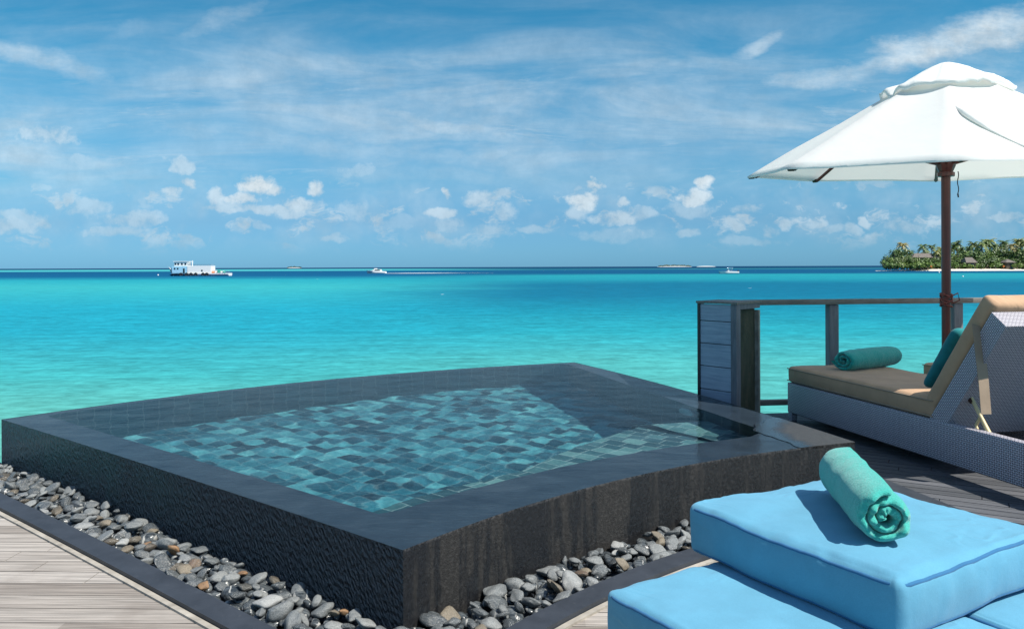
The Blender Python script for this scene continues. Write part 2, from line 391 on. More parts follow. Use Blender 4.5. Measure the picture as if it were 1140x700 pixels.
    M['streak'] = P(N, col=c, rough=N.mix(w, (.62,) * 3, (.2,) * 3), nor=N.bump(N.m('ADD', fn, N.m('MULTIPLY', N.noise(g, 190, 3, .6), .6)), .7, .005))

    # basin tiles (green volcanic stone): one tone per tile
    def tiles(name, horizontal, tones, size=.105, grout=.3):
        N = mat(name); g = N.n('NewGeometry').outputs['Position']
        wob_ = N.vm('MULTIPLY', N.vm('SUBTRACT', N.noise(g, 9, 2, out='Color'), (.5, .5, .5)), (.006, .006, .006))
        if horizontal:
            q = N.vm('ADD', N.mapping(g, (0, 0, .69), (1, 1, 1)), wob_); qs = N.xyz(q); a, b = qs[0], qs[1]
        else:
            x, y, z = N.xyz(g); a = N.m('ADD', N.m('MULTIPLY', x, .66), N.m('MULTIPLY', y, .75)); b = z
        ta = N.m('DIVIDE', a, size); tb = N.m('DIVIDE', b, size)
        ib = N.m('FLOOR', tb)
        if horizontal:
            w0_ = N.n('TexWhiteNoise', noise_dimensions='1D'); N.set(w0_.inputs['W'], ib); ta = N.m('ADD', N.m('MULTIPLY', ta, .82), N.m('MULTIPLY', w0_.outputs[0], 1.))
        ia = N.m('FLOOR', ta)
        wn = N.n('TexWhiteNoise', noise_dimensions='2D'); N.set(wn.inputs['Vector'], N.comb(ia, ib, 0))
        fa = N.m('ABSOLUTE', N.m('SUBTRACT', N.m('FRACT', ta), .5)); fb = N.m('ABSOLUTE', N.m('SUBTRACT', N.m('FRACT', tb), .5))
        jt = N.smooth(N.m('MAXIMUM', fa, fb), .462, .478)
        n = N.noise(g, 48, 6, .78); n2 = N.noise(g, 7, 4, .65)
        f = N.m('ADD', N.m('MULTIPLY', wn.outputs[0], .54), N.m('ADD', N.m('MULTIPLY', n, .62), N.m('MULTIPLY', n2, .20)))
        c = N.ramp(N.m('SUBTRACT', f, .20), tones)
        rust = N.smooth(N.noise(g, 13, 4, .7), .60, .72, 0, .55)
        jc = N.mix(rust, (.42, .44, .42), (.40, .20, .10))
        c = N.mix(N.m('MULTIPLY', jt, grout), c, jc)
        return P(N, col=c, rough=.7)
    gt = [(.14, (.006, .020, .032)), (.34, (.014, .065, .095)), (.54, (.034, .16, .205)), (.74, (.11, .33, .36)), (.95, (.44, .72, .64))]
    M['tile_floor'] = tiles('green_stone_floor_tiles', True, gt, .088, .3)
    M['tile_bench'] = tiles('green_stone_step_tiles', True, [(.1, (.014, .030, .04)), (.35, (.035, .085, .10)), (.6, (.10, .19, .19)), (.9, (.25, .36, .33))], .088, .6)
    M['tile_wall'] = tiles('dark_stone_wall_tiles', False, [(.1, (.012, .022, .034)), (.5, (.022, .04, .055)), (.9, (.04, .07, .085))], .105, .13)
    # pool water
    m = bpy.data.materials.new('pool_water'); m.use_nodes = True; N = NT(m.node_tree)
    m.node_tree.nodes.remove(m.node_tree.nodes['Principled BSDF'])
    rf = N.n('BsdfRefraction'); rf.inputs['Color'].default_value = (.80, .97, 1, 1); rf.inputs['IOR'].default_value = 1.333; rf.inputs['Roughness'].default_value = 0
    g = N.n('NewGeometry').outputs['Position']; rp = ripple(N, g)
    N.set(rf.inputs['Normal'], N.bump(rp, .016, .02))
    gs = N.n('BsdfGlossy'); gs.inputs['Roughness'].default_value = .03; nb = N.bump(rp, .12, .02); N.set(gs.inputs['Normal'], nb)
    fr = N.n('Fresnel'); fr.inputs[0].default_value = 1.333; N.set(fr.inputs['Normal'], nb); mx = N.n('MixShader')
    N.set(mx.inputs[0], N.m('MULTIPLY', fr.outputs[0], .58))
    lk = m.node_tree.links; lk.new(rf.outputs[0], mx.inputs[1]); lk.new(gs.outputs[0], mx.inputs[2])
    lk.new(mx.outputs[0], m.node_tree.nodes['Material Output'].inputs[0])
    M['water'] = m

    # river stones, tone per stone
    def stone(name, tones, vein):
        N = mat(name); tc = N.n('TexCoord').outputs['Object']; oi = N.n('ObjectInfo').outputs['Random']
        p = N.vm('ADD', tc, N.comb(N.m('MULTIPLY', oi, 31), N.m('MULTIPLY', oi, 17), 0))
        n = N.noise(p, 26, 5, .6); band = N.noise(N.mapping(p, (.5, .3, .8), (14, 60, 26)), 1, 5, .6, 1.2)
        wv = N.n('TexWave'); wv.inputs['Scale'].default_value = 9; wv.inputs['Distortion'].default_value = 9; wv.inputs['Detail'].default_value = 3; N.set(wv.inputs['Vector'], p)
        f = N.m('ADD', N.m('MULTIPLY', oi, .45), N.m('MULTIPLY', N.smooth(band, .3, .7), .5))
        c = N.ramp(f, tones)
        vv = N.m('MULTIPLY', N.smooth(wv.outputs['Fac'], .86, .97), N.smooth(N.noise(p, 11, 3), .48, .62))
        c = N.mix(N.m('MULTIPLY', vv, vein), c, (.42, .42, .40))
        f2 = N.smooth(n, .3, .7, .78, 1.15); c = N.mix(1, c, N.comb(f2, f2, f2), 'MULTIPLY')
        return P(N, col=c, rough=N.smooth(oi, 0, 1, .2, .5), nor=N.bump(N.m('ADD', N.noise(p, 70, 4, .6), band), .45, .004))
    M['stone_grey'] = stone('grey_river_stone', [(.1, (.026, .033, .039)), (.36, (.08, .092, .10)), (.60, (.165, .18, .185)), (.9, (.36, .37, .36))], .9)
    M['stone_pale'] = stone('pale_river_stone', [(.15, (.12, .13, .135)), (.5, (.24, .255, .26)), (.9, (.44, .44, .42))], .5)
    M['stone_tan'] = stone('tan_river_stone', [(.15, (.05, .045, .038)), (.5, (.14, .12, .09)), (.9, (.28, .235, .17))], .5)
    M['stone_rust'] = stone('rusty_river_stone', [(.15, (.05, .055, .055)), (.45, (.12, .115, .10)), (.62, (.28, .14, .06)), (.9, (.36, .24, .13))], .2)

    # cloths
    def cloth(name, c, weave=900, rough=.85, wr=.25, sheen=.15, var=.08, crease=.35):
        N = mat(name); o = N.n('TexCoord').outputs['Object']
        n = N.noise(o, 7, 4, .6); f = N.smooth(n, .3, .7, 1 - var, 1 + var)
        wv = N.noise(o, weave, 2, .5)
        rd_ = N.m('ABSOLUTE', N.m('SUBTRACT', N.noise(o, 3.2, 3, .5, .8), .5)); rd_ = N.m('MULTIPLY', N.smooth(rd_, .05, .0), N.smooth(N.noise(o, 2.6, 2), .45, .62))
        gr_ = N.smooth(N.noise(o, 420, 3, .7), .25, .75, .93, 1.06); c = N.mix(1, c, N.comb(gr_, gr_, gr_), 'MULTIPLY')
        return P(N, col=N.mix(1, c, N.comb(f, f, f), 'MULTIPLY'), rough=rough, sheen=sheen, spec=.2, nor=N.bump(N.m('ADD', N.noise(o, 16, 5, .55), N.m('MULTIPLY', rd_, crease)), wr, .008, N.bump(wv, .35, .001)))
    M['blue'] = cloth('blue_canvas', (.10, .305, .44), wr=.28, var=.06, crease=.9)
    M['tan'] = cloth('tan_canvas', (.47, .30, .185), wr=.4, crease=.8)
    M['pipe'] = cloth('seam_shadow_blue_piping', (.03, .14, .29))  # piping coloured darker than the cover to stand for seam shadow
    M['tan_dark'] = cloth('tan_strap', (.33, .25, .18))
    def terry(name, c):
        N = mat(name); o = N.n('TexCoord').outputs['Object']
        n = N.noise(o, 260, 4, .7); n2 = N.noise(o, 40, 4, .6); f = N.smooth(n, .25, .75, .7, 1.2)
        return P(N, col=N.mix(1, c, N.comb(f, f, f), 'MULTIPLY'), rough=.95, sheen=.4, sheenr=.5, spec=.1, nor=N.bump(N.m('ADD', n, N.m('MULTIPLY', n2, 1.2)), .7, .005))
    M['towel'] = terry('sea_green_terry', (.045, .42, .36))
    M['towel2'] = terry('deep_green_terry', (.02, .38, .34))
    M['teal'] = cloth('teal_pillow_cloth', (.012, .17, .185), var=.2)
    # canopy: thin cotton, lets some light through
    m = bpy.data.materials.new('white_canopy_cotton'); m.use_nodes = True; N = NT(m.node_tree); m.node_tree.nodes.remove(m.node_tree.nodes['Principled BSDF'])
    o = N.n('TexCoord').outputs['Object']; n = N.noise(o, 5, 4)
    df = N.n('BsdfDiffuse'); tr = N.n('BsdfTranslucent'); mx = N.n('MixShader')
    df.inputs[0].default_value = (.91, .90, .88, 1); tr.inputs[0].default_value = (.88, .90, .86, 1); mx.inputs[0].default_value = .36
    bn = N.bump(N.noise(o, 3.5, 5, .55), .25, .03); N.set(df.inputs['Normal'], bn)
    for a, b in ((df.outputs[0], mx.inputs[1]), (tr.outputs[0], mx.inputs[2]), (mx.outputs[0], m.node_tree.nodes['Material Output'].inputs[0])): m.node_tree.links.new(a, b)
    M['canopy'] = m

    # wicker: flat synthetic strands, over-under weave with dark gaps
    N = mat('grey_wicker'); tc = N.n('TexCoord').outputs['UV']; x, y, z = N.xyz(tc)
    a = N.m('MULTIPLY', x, PI / .0112); b = N.m('MULTIPLY', y, PI / .0112)
    sa = N.m('SINE', a); sb = N.m('SINE', b)
    ch = N.m('MULTIPLY', sa, sb)
    ca = N.m('ABSOLUTE', N.m('COSINE', a)); cb = N.m('ABSOLUTE', N.m('COSINE', b))
    gap = N.smooth(N.m('MULTIPLY', ca, cb), .30, .62)
    hh = N.m('SUBTRACT', N.m('ADD', N.m('MULTIPLY', ch, .35), .65), gap)
    n = N.noise(tc, 30, 4)
    c = N.mix(N.smooth(ch, -.9, .9), (.46, .44, .50), (.64, .61, .67)); c = N.mix(N.smooth(n, .4, .7, 0, .25), c, (.36, .36, .44)); c = N.mix(N.m('MULTIPLY', gap, .80), c, (.012, .014, .02))
    M['wicker'] = P(N, col=c, rough=.42, nor=N.bump(hh, .8, .004))

    # woods and metals
    def wood(name, c1, c2, sc=(3, 3, 60), rough=.5, bump=.3):
        N = mat(name); o = N.n('TexCoord').outputs['Object']
        n = N.noise(N.mapping(o, (0, 0, 0), sc), 1, 6, .62, .4); n2 = N.noise(o, 5, 4)
        c = N.ramp(N.m('ADD', N.m('MULTIPLY', n, .75), N.m('MULTIPLY', n2, .25)), [(.32, c1), (.68, c2)])
        return P(N, col=c, rough=rough, nor=N.bump(n, bump, .003))
    M['pole'] = wood('red_brown_hardwood', (.06, .013, .011), (.15, .036, .027), (50, 50, 3), .32, .15)
    M['rail'] = wood('grey_rail_wood', (.12, .11, .10), (.25, .235, .215), (3, 60, 60), .7)
    M['board'] = wood('blue_grey_boards', (.20, .27, .37), (.38, .46, .56), (4, 4, 70), .5)
    M['post'] = wood('grey_post_wood', (.09, .10, .12), (.20, .21, .235), (40, 40, 4), .7)
    N = mat('dark_greenish_wood'); o = N.n('TexCoord').outputs['Object']; n = N.noise(N.mapping(o, (0, 0, 0), (20, 20, 5)), 1, 6, .65); n2 = N.noise(o, 30, 4, .7)
    M['dark_greenish'] = P(N, col=N.ramp(N.m('ADD', N.m('MULTIPLY', n, .7), N.m('MULTIPLY', n2, .3)), [(.3, (.016, .022, .015)), (.5, (.045, .055, .035)), (.68, (.085, .075, .05))]), rough=.85, nor=N.bump(n2, .5, .006))  # dark green-brown tones, mottled along the grain
    M['screw'] = simple('dark_screw', (.02, .025, .03), .5)
    M['steel'] = simple('steel', (.5, .52, .54), .25, .1, 40, .05, 1)
    M['cream'] = simple('cream_metal', (.62, .50, .27), .4, .1)
    M['rust'] = simple('rusty_bracket', (.05, .018, .012), .8, .4)
    M['cord'] = simple('dark_cord', (.03, .03, .035), .8)
    M['rope'] = simple('red_rope', (.20, .06, .05), .9)
    # boats and land
    M['white'] = simple('white_gloss_paint', (.80, .80, .78), .3, .04)
    M['paleblue'] = simple('pale_blue_paint', (.35, .62, .78), .4, .08, 2)
    M['hullblue'] = simple('dark_blue_hull', (.02, .07, .16), .4, .2, 1)
    M['glass'] = simple('dark_cabin_glass', (.01, .02, .03), .08)
    M['orange'] = simple('orange_plastic', (.75, .22, .03), .5)
    M['green_tarp'] = simple('green_tarpaulin', (.03, .35, .25), .6)
    M['tyre'] = simple('black_rubber', (.015, .015, .018), .8)
    N = mat('wake_foam'); g = N.n('NewGeometry').outputs['Position']; n = N.noise(N.mapping(g, (0, 0, 0), (.35, .5, 1)), 1, 5, .7)
    M['foam'] = P(N, col=(.8, .86, .86), rough=.7, alpha=N.smooth(n, .30, .46))
    M['sand'] = simple('coral_sand', (.74, .68, .56), .9, .06, .3)
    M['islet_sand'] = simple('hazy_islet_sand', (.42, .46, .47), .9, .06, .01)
    M['thatch'] = simple('grey_thatch', (.15, .13, .115), .9, .3, 2.5, .5)
    M['hutwall'] = simple('dark_brown_hut_wall', (.10, .075, .05), .8, .3, 1)  # even dark brown wall colour
    M['trunk'] = simple('palm_trunk', (.24, .20, .155), .9, .3, 2)
    def leaf(name, c1, c2, c3):
        N = mat(name); oi = N.n('ObjectInfo').outputs['Random']; g = N.n('NewGeometry').outputs['Position']
        n = N.noise(g, .5, 4, .7); f = N.m('ADD', N.m('MULTIPLY', oi, .5), N.m('MULTIPLY', n, .6))
        mt = P(N, col=N.ramp(f, [(.2, c1), (.55, c2), (.95, c3)]), rough=.5)
        return mt
    M['frond'] = leaf('palm_frond', (.04, .09, .02), (.11, .17, .035), (.30, .27, .06))
    M['frond_dry'] = leaf('yellowing_frond', (.12, .13, .04), (.26, .22, .06), (.36, .24, .07))
    M['bush'] = leaf('shrub_leaf', (.045, .10, .018), (.11, .19, .03), (.18, .25, .05))
    M['bush_dark'] = leaf('dark_leaf', (.03, .075, .02), (.075, .14, .03), (.15, .20, .045))
    M['farwood'] = leaf('distant_foliage', (.03, .06, .045), (.05, .09, .06), (.08, .11, .07))

ZW = EYE * .23                                       # pool water level
# pool outline, traced as plan points at water level
F = at(447.5, 612, ZW); L_ = at(1, 466.6, ZW); B_ = at(639, 403.2, ZW); R_ = at(951, 492, ZW)
DRY = at(948, 484, ZW)
materials()

def fit_curve(pts, n):
    """smooth quadratic through traced plan points, end points kept"""
    import numpy as np
    d = [0.]
    for a, b in zip(pts, pts[1:]): d.append(d[-1] + (b - a).length)
    t = np.array(d) / d[-1]
    out = []
    X = []
    for k in (0, 1):
        p0, p1 = pts[0][k], pts[-1][k]
        r = np.array([p[k] for p in pts]) - (p0 + (p1 - p0) * t); b = t * (1 - t)
        X.append((p0, p1, float((r * b).sum() / (b * b).sum())))
    for i in range(n + 1):
        s = i / n
        out.append(Vector([X[k][0] + (X[k][1] - X[k][0]) * s + X[k][2] * s * (1 - s) for k in (0, 1)] + [pts[0].z]))
    return out
FRONT = fit_curve([at(*p, ZW) for p in [(447.5, 612), (500, 590.5), (545, 573), (600, 558), (700, 532), (780, 515.6), (860, 500.4), (951, 492)]], 28)
BACK = fit_curve([at(*p, ZW) for p in [(1, 466.6), (60, 457), (200, 440), (300, 429.3), (400, 419), (540, 408.3), (639, 403.2)]], 28)
LEFT = fit_curve([at(*p, ZW) for p in [(1, 466.6), (200, 529.5), (400, 594.5), (447.5, 612)]], 10)
RIGHT = fit_curve([at(*p, ZW) for p in [(951, 492), (874, 464.5), (780, 441), (639, 403.2)]], 12)
def offset(path, d):
    """polyline offset to its right-hand side, mitred"""
    out = []
    for i, p in enumerate(path):
        a = (path[i] - path[i - 1]).normalized() if i else None
        b = (path[i + 1] - path[i]).normalized() if i < len(path) - 1 else None
        na = Vector((a.y, -a.x, 0)) if a else None; nb = Vector((b.y, -b.x, 0)) if b else None
        if na is None: na = nb
        if nb is None: nb = na
        n = na + nb; n = n / max(.35, n.dot(na)) if n.length > 1e-6 else na
        out.append(p + n * d)
    return out
def flat(bm, pts, z):
    return [bm.verts.new((p.x, p.y, z)) for p in pts]


# ------------------------------------------------------------------ the setting
def strip(bm, a, b, z):
    va, vb = flat(bm, a, z), flat(bm, b, z)
    for i in range(len(a) - 1): bm.faces.new((va[i], va[i + 1], vb[i + 1], vb[i]))
def kerb(bm, a, b, z0, z1):
    for i in range(len(a) - 1):
        v = [bm.verts.new((p.x, p.y, z)) for z in (z0, z1) for p in (a[i], a[i + 1], b[i + 1], b[i])]
        bm.faces.new(v[4:]); bm.faces.new((v[0], v[1], v[5], v[4])); bm.faces.new((v[2], v[3], v[7], v[6]))
        if i == 0: bm.faces.new((v[3], v[0], v[4], v[7]))
        if i == len(a) - 2: bm.faces.new((v[1], v[2], v[6], v[5]))

bm = bmesh.new()
xs = [-60000, -6000, -600, -60, 60, 600, 6000, 60000]; ysr = [-3000, -100, 5, 60, 300, 1500, 9000, 60000]
gv = [[bm.verts.new((x, y, SEA)) for x in xs] for y in ysr]
for i in range(7):
    for j in range(7): bm.faces.new((gv[i][j], gv[i][j + 1], gv[i + 1][j + 1], gv[i + 1][j]))
tag(obj('sea', bm, M['sea']), 'turquoise lagoon darkening to deep blue at the horizon', 'sea', kind='structure')

LO = LEFT[0] + (LEFT[0] - LEFT[1]).normalized() * 4
KP0 = [LO] + LEFT[:-1]                                   # along the wet weir wall
PATH = KP0 + FRONT                                        # ... and round the front
# radial kerb past the pool's right-hand end
ro0, ro1 = at(982, 533, .02), at(1037, 555, .02)
rd = (ro1 - ro0).normalized(); rn = Vector((rd.y, -rd.x, 0))            # rn points back to the pool side
if (R_ - ro0).dot(rn) < 0: rn = -rn
RO = [ro0 - rd * 2.3, ro1 + rd * 2.2]; RI = [p + rn * .12 for p in RO]
# railing line
RA, RB = atY(845, 333.8, 6.25), None
RAIL_DIR = Vector((1.62, .22, 0)).normalized()
def clip(poly, p0, n):
    """keep the part of polygon where (p-p0).n >= 0"""
    out = []
    for i, a in enumerate(poly):
        b = poly[(i + 1) % len(poly)]; da, db = (a - p0).dot(n), (b - p0).dot(n)
        if da >= 0: out.append(a)
        if da * db < 0: out.append(a + (b - a) * (da / (da - db)))
    return out
def boards(name, ang, planes, pitch, gap, z, m, ext, label):
    """one deck of boards laid at an angle, cut by half planes"""
    d = Vector((math.cos(ang), math.sin(ang), 0)); nrm = Vector((-d.y, d.x, 0))
    bm = bmesh.new()
    k0 = int(-ext / pitch)
    for k in range(k0, -k0):
        y0, y1 = k * pitch + gap / 2, (k + 1) * pitch - gap / 2
        off = rnd.uniform(-.5, .5)
        cuts = [-ext] + [c for c in [off + 2.1 * j for j in range(-6, 7)] if -ext < c < ext] + [ext]
        for x0, x1 in zip(cuts, cuts[1:]):
            for region in planes:
                poly = [d * x0 + nrm * y0, d * (x1 - .004) + nrm * y0, d * (x1 - .004) + nrm * y1, d * x0 + nrm * y1]
                for p0, n in region:
                    poly = clip(poly, p0, n)
                    if len(poly) < 3: break
                if len(poly) < 3: continue
                prism(bm, [Vector((p.dot(d), p.dot(nrm), z - .03)) for p in poly], (0, 0, .03))
    bevel(bm, .003, 1, 60)
    o = obj(name, bm, m); o.rotation_euler = (0, 0, ang)
    return tag(o, label, 'deck', kind='structure')
FLd = (LEFT[-1] - LEFT[0]).normalized(); FLn = Vector((FLd.y, -FLd.x, 0))
def deck_regions():
    base = [(RI[0], rn), (Vector((0, 5.0, 0)), Vector((0, -1, 0))), (Vector((0, -2.5, 0)), Vector((0, 1, 0))), (Vector((-8, 0, 0)), Vector((1, 0, 0)))]
    k = offset(LEFT, .31)[0]; fp = offset(FRONT, .31); fr_ = []
    for a, b in zip(fp, fp[1:]):
        t = (b - a).normalized(); fr_.append((a, Vector((t.y, -t.x, 0))))
    return [base + [(k, FLn)], base + [(k, -FLn)] + fr_]
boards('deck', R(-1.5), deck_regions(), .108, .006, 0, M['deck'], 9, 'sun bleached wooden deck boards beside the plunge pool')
dk_edge = RA + Vector((-RAIL_DIR.y, RAIL_DIR.x, 0)) * .06
boards('terrace_deck', R(-30), [[(RO[0], -rn), (dk_edge, Vector((RAIL_DIR.y, -RAIL_DIR.x, 0))), (Vector((0, -2.5, 0)), Vector((0, 1, 0))), (Vector((8, 0, 0)), Vector((-1, 0, 0)))]], .085, .008, 0, M['deck_dark'], 9, 'dark grey deck boards under the sun loungers')
bm = bmesh.new()
A = PATH; i0, i1 = offset(A, .262), offset(A, .358)
kerb(bm, i0, i1, -.05, .022)
kerb(bm, RI, RO, -.05, .0245)
tag(obj('kerb', bm, M['kerb']), 'flat black stone kerb strip around the pebble bed', 'kerb', kind='structure')
bm = bmesh.new(); kerb(bm, offset(A, .361), offset(A, .383), -.05, .0075)
tag(obj('deck_edge', bm, M['trim']), 'pale timber edge strip where boards meet the kerb', 'deck edge', kind='structure')
bm = bmesh.new(); strip(bm, offset(A, -.02), offset(A, .27), -.035)
ra_ = [RIGHT[0].lerp(RIGHT[-1], 0) if False else RIGHT[i] for i in range(8)]; rb_ = [RI[1].lerp(RI[0], .30 + .07 * i) for i in range(8)]
strip(bm, rb_, ra_, .004); strip(bm, [FRONT[-1] + (FRONT[-1] - FRONT[-2]).normalized() * .0, RI[1].lerp(RI[0], .30)], [offset(A, .3)[-1], RI[1]], .0042)
tag(obj('bed_floor', bm, M['kerb']), 'dark floor of the pebble bed', 'ground', kind='structure')
# bearers and piles that carry the decks over the lagoon
bm = bmesh.new()
for k in range(6):
    c = dk_edge + RAIL_DIR * (.2 + k * .9) + Vector((.1, -.12, 0)); box(bm, (c.x, c.y, (SEA - .6 - .035) / 2), (.14, .14, -SEA + .6 - .035))
for x in (-6, -4.4, -3): box(bm, (x, 3.4, (SEA - .6 - .035) / 2), (.16, .16, -SEA + .6 - .035))
tag(obj('deck_piles', bm, M['post']), 'timber piles under the deck edge', 'piles', kind='structure')


# ------------------------------------------------------------------ pool
pool = empty('infinity_pool', (F.x, F.y, 0), 'curved black stone infinity plunge pool brimming over beside the lagoon', 'pool')
def pobj(n, bm, m, sm=None): return obj(n, bm, m, pool, sm, True)
def wallstrip(path, z0, z1, n=1):
    bm = bmesh.new(); rows = [flat(bm, path, z0 + (z1 - z0) * i / n) for i in range(n + 1)]
    for a, b in zip(rows, rows[1:]):
        for i in range(len(path) - 1): bm.faces.new((a[i], a[i + 1], b[i + 1], b[i]))
    return bm
pobj('weir_wall', wallstrip(LEFT, -.10, ZW), M['weir'], 40)
pobj('front_wall', wallstrip(FRONT, -.10, ZW), M['streak'], 40)
pobj('outer_wall', wallstrip(RIGHT + BACK[::-1][1:], -1.75, ZW), M['streak'], 40)
OUT = LEFT[:-1] + FRONT[:-1] + RIGHT[:-1] + BACK[::-1][:-1]
nL = Vector((-FLn.x, -FLn.y, 0))
FLI, FRI, BRI = at(420, 570.5, ZW), at(851, 479, ZW), at(633, 405.6, ZW)
BLI = LEFT[0] + FLd * .085 + nL * .22
fo = offset(FRONT, -.318); bo = offset(BACK, .06)
dirL = (BLI - FLI).normalized(); nIL = Vector((dirL.y, -dirL.x, 0))
nIR = (BRI - FRI).normalized(); nIR = Vector((-nIR.y, nIR.x, 0))
IFRONT = [FLI] + [p for p in fo if (p - FLI).dot(nIL) > .06 and (p - FRI).dot(nIR) > .06] + [FRI]
IBACK = [BRI] + [p for p in bo[::-1] if (p - FLI).dot(nIL) > .06 and (p - FRI).dot(nIR) > .06] + [BLI]
INN = IFRONT + IBACK
bm = bmesh.new()
es = []
for loop in (OUT, INN):
    v = flat(bm, loop, ZW - .010)
    es += [bm.edges.new((v[i], v[(i + 1) % len(v)])) for i in range(len(v))]
bmesh.ops.triangle_fill(bm, edges=es, use_beauty=True)
cop = pobj('coping', bm, M['coping'])
DEPTH = 1.05
bm = wallstrip(INN + INN[:1], ZW - DEPTH, ZW - .0105)
bmesh.ops.remove_doubles(bm, verts=bm.verts, dist=1e-4)
bw = pobj('basin_wall', bm, M['tile_wall'])
bm = bmesh.new(); v = flat(bm, INN, ZW - DEPTH + .002); bm.faces.new(v); bmesh.ops.triangulate(bm, faces=bm.faces)
fl = pobj('floor', bm, M['tile_floor'])
# shallow step along the front, widening to the right
nf = len(IFRONT); SB = []
for i, p in enumerate(IFRONT):
    a = IFRONT[max(i - 1, 0)]; b = IFRONT[min(i + 1, nf - 1)]; t = (b - a).normalized(); n = Vector((-t.y, t.x, 0))
    s = i / (nf - 1); SB.append(p + n * (.30 + .55 * max(0, s - .45) ** 1.0 / .55))
SB[0] = FLI + dirL * .3
SB[-1] = FRI + (BRI - FRI).normalized() * .62
bm = bmesh.new(); a, b = flat(bm, IFRONT, ZW - .30), flat(bm, SB, ZW - .30); c = flat(bm, SB, ZW - DEPTH)
for i in range(nf - 1):
    bm.faces.new((a[i], a[i + 1], b[i + 1], b[i])); bm.faces.new((b[i], b[i + 1], c[i + 1], c[i]))
st = pobj('step', bm, M['tile_bench'])
# the water is one sheet brimming to the outer edge all round: a patch spanned by the four outline curves
def curve_at(c, t):
    d = [0.]
    for a, b in zip(c, c[1:]): d.append(d[-1] + (b - a).length)
    g = t * d[-1]
    for k in range(len(c) - 1):
        if g <= d[k + 1] or k == len(c) - 2: return c[k].lerp(c[k + 1], (g - d[k]) / (d[k + 1] - d[k]))
NU, NV = 170, 150
CF = [curve_at(FRONT, i / NU) for i in range(NU + 1)]; CB = [curve_at(BACK, i / NU) for i in range(NU + 1)]
LV = LEFT[::-1]; CL = [curve_at(LV, j / NV) for j in range(NV + 1)]; CR = [curve_at(RIGHT, j / NV) for j in range(NV + 1)]
bm = bmesh.new(); gw = []
for j in range(NV + 1):
    v_ = j / NV; row = []
    for i in range(NU + 1):
        u_ = i / NU
        p = CF[i] * (1 - v_) + CB[i] * v_ + CL[j] * (1 - u_) + CR[j] * u_ - (CF[0] * (1 - u_) * (1 - v_) + CF[-1] * u_ * (1 - v_) + CB[0] * (1 - u_) * v_ + CB[-1] * u_ * v_)
        e = min(1, min(i, NU - i, j, NV - j) / 6)
        h = (.0024 * mnoise.noise(Vector((p.x * 5.5, p.y * 5.5, 0))) + .0008 * mnoise.noise(Vector((p.x * 13, p.y * 13, 4)))) * e
        row.append(bm.verts.new((p.x, p.y, ZW - .0005 + h)))
    gw.append(row)
for j in range(NV):
    for i in range(NU): bm.faces.new((gw[j][i], gw[j][i + 1], gw[j + 1][i + 1], gw[j + 1][i]))
wt = pobj('water', bm, M['water'])
for p in wt.data.polygons: p.use_smooth = True
if wt.data.polygons[0].normal.z < 0: wt.data.flip_normals()
wt.cycles.is_caustics_caster = True
for o in (bw, fl, st, cop): o.cycles.is_caustics_receiver = True
# the end of the slab stands a few millimetres clear of the water and stays dry
def dist_dry(p): return math.hypot(p.x - DRY.x, (p.y - DRY.y) * .8)
ARM = .455
fr_d = [p for p in [curve_at(FRONT, k / 200) for k in range(201)] if dist_dry(p) < ARM]; ri_d = [p for p in [curve_at(RIGHT, k / 200) for k in range(201)] if dist_dry(p) < ARM]
a0 = math.atan2((ri_d[-1].y - DRY.y) * .8, ri_d[-1].x - DRY.x); a1 = math.atan2((fr_d[0].y - DRY.y) * .8, fr_d[0].x - DRY.x)
if a1 < a0: a1 += 2 * PI
arc = []
for k in range(1, 60):
    a = a0 + (a1 - a0) * k / 60; r = ARM * (1 + .16 * mnoise.noise(Vector((a * 1.6, 3, 0))) + .05 * mnoise.noise(Vector((a * 7, 1, 0))))
    arc.append(Vector((DRY.x + r * math.cos(a), DRY.y + r * math.sin(a) / .8, 0)))
loop = fr_d + ri_d[1:] + arc
bm = bmesh.new(); prism(bm, [Vector((p.x, p.y, ZW - .012)) for p in loop], (0, 0, .0136))
bmesh.ops.triangulate(bm, faces=[f for f in bm.faces if len(f.verts) > 4])
pobj('dry_slab', bm, M['dry'])
# underwater lamp lens on the right-hand basin wall
bm = bmesh.new(); lp = FRI.lerp(BRI, .276); ln = Vector((-nIR.x, -nIR.y, 0)) * -1
lathe(bm, [(.0, 0), (.085, 0), (.095, .012), (.085, .022), (.0, .026)], 24)
lo = pobj('lamp_lens', bm, M['white'], 40)
lo.matrix_parent_inverse = Matrix(); lo.matrix_basis = Matrix.Translation(Vector((lp.x, lp.y, ZW - .24)) - pool.location) @ nIR.to_track_quat('Z', 'Y').to_matrix().to_4x4()

# ------------------------------------------------------------------ river stones
def pebble(seed):
    bm = bmesh.new(); bmesh.ops.create_icosphere(bm, subdivisions=3, radius=.5)
    for v in bm.verts:
        n_ = v.co.normalized(); v.co += wob(v.co, 1.6, .22, seed) + wob(v.co, 3.6, .06, seed + 5)
        for k_ in range(4):                        # a few worn flats
            f_ = Vector((math.sin(seed * 7 + k_ * 2.1), math.cos(seed * 5 + k_ * 1.3), math.sin(seed * 3 + k_ * 4.2))).normalized(); h_ = v.co.dot(f_) - .36
            if h_ > 0: v.co -= f_ * h_ * .45
    me = bpy.data.meshes.new('river_stone'); bm.to_mesh(me); bm.free(); me.shade_smooth(); return me
PM = {k: [] for k in ('grey', 'pale', 'tan', 'rust')}
for k in PM:
    for i in range(6 if k == 'grey' else 3):
        me = pebble(i * 3.1 + len(k)); me.materials.append(M['stone_' + k]); PM[k].append(me)
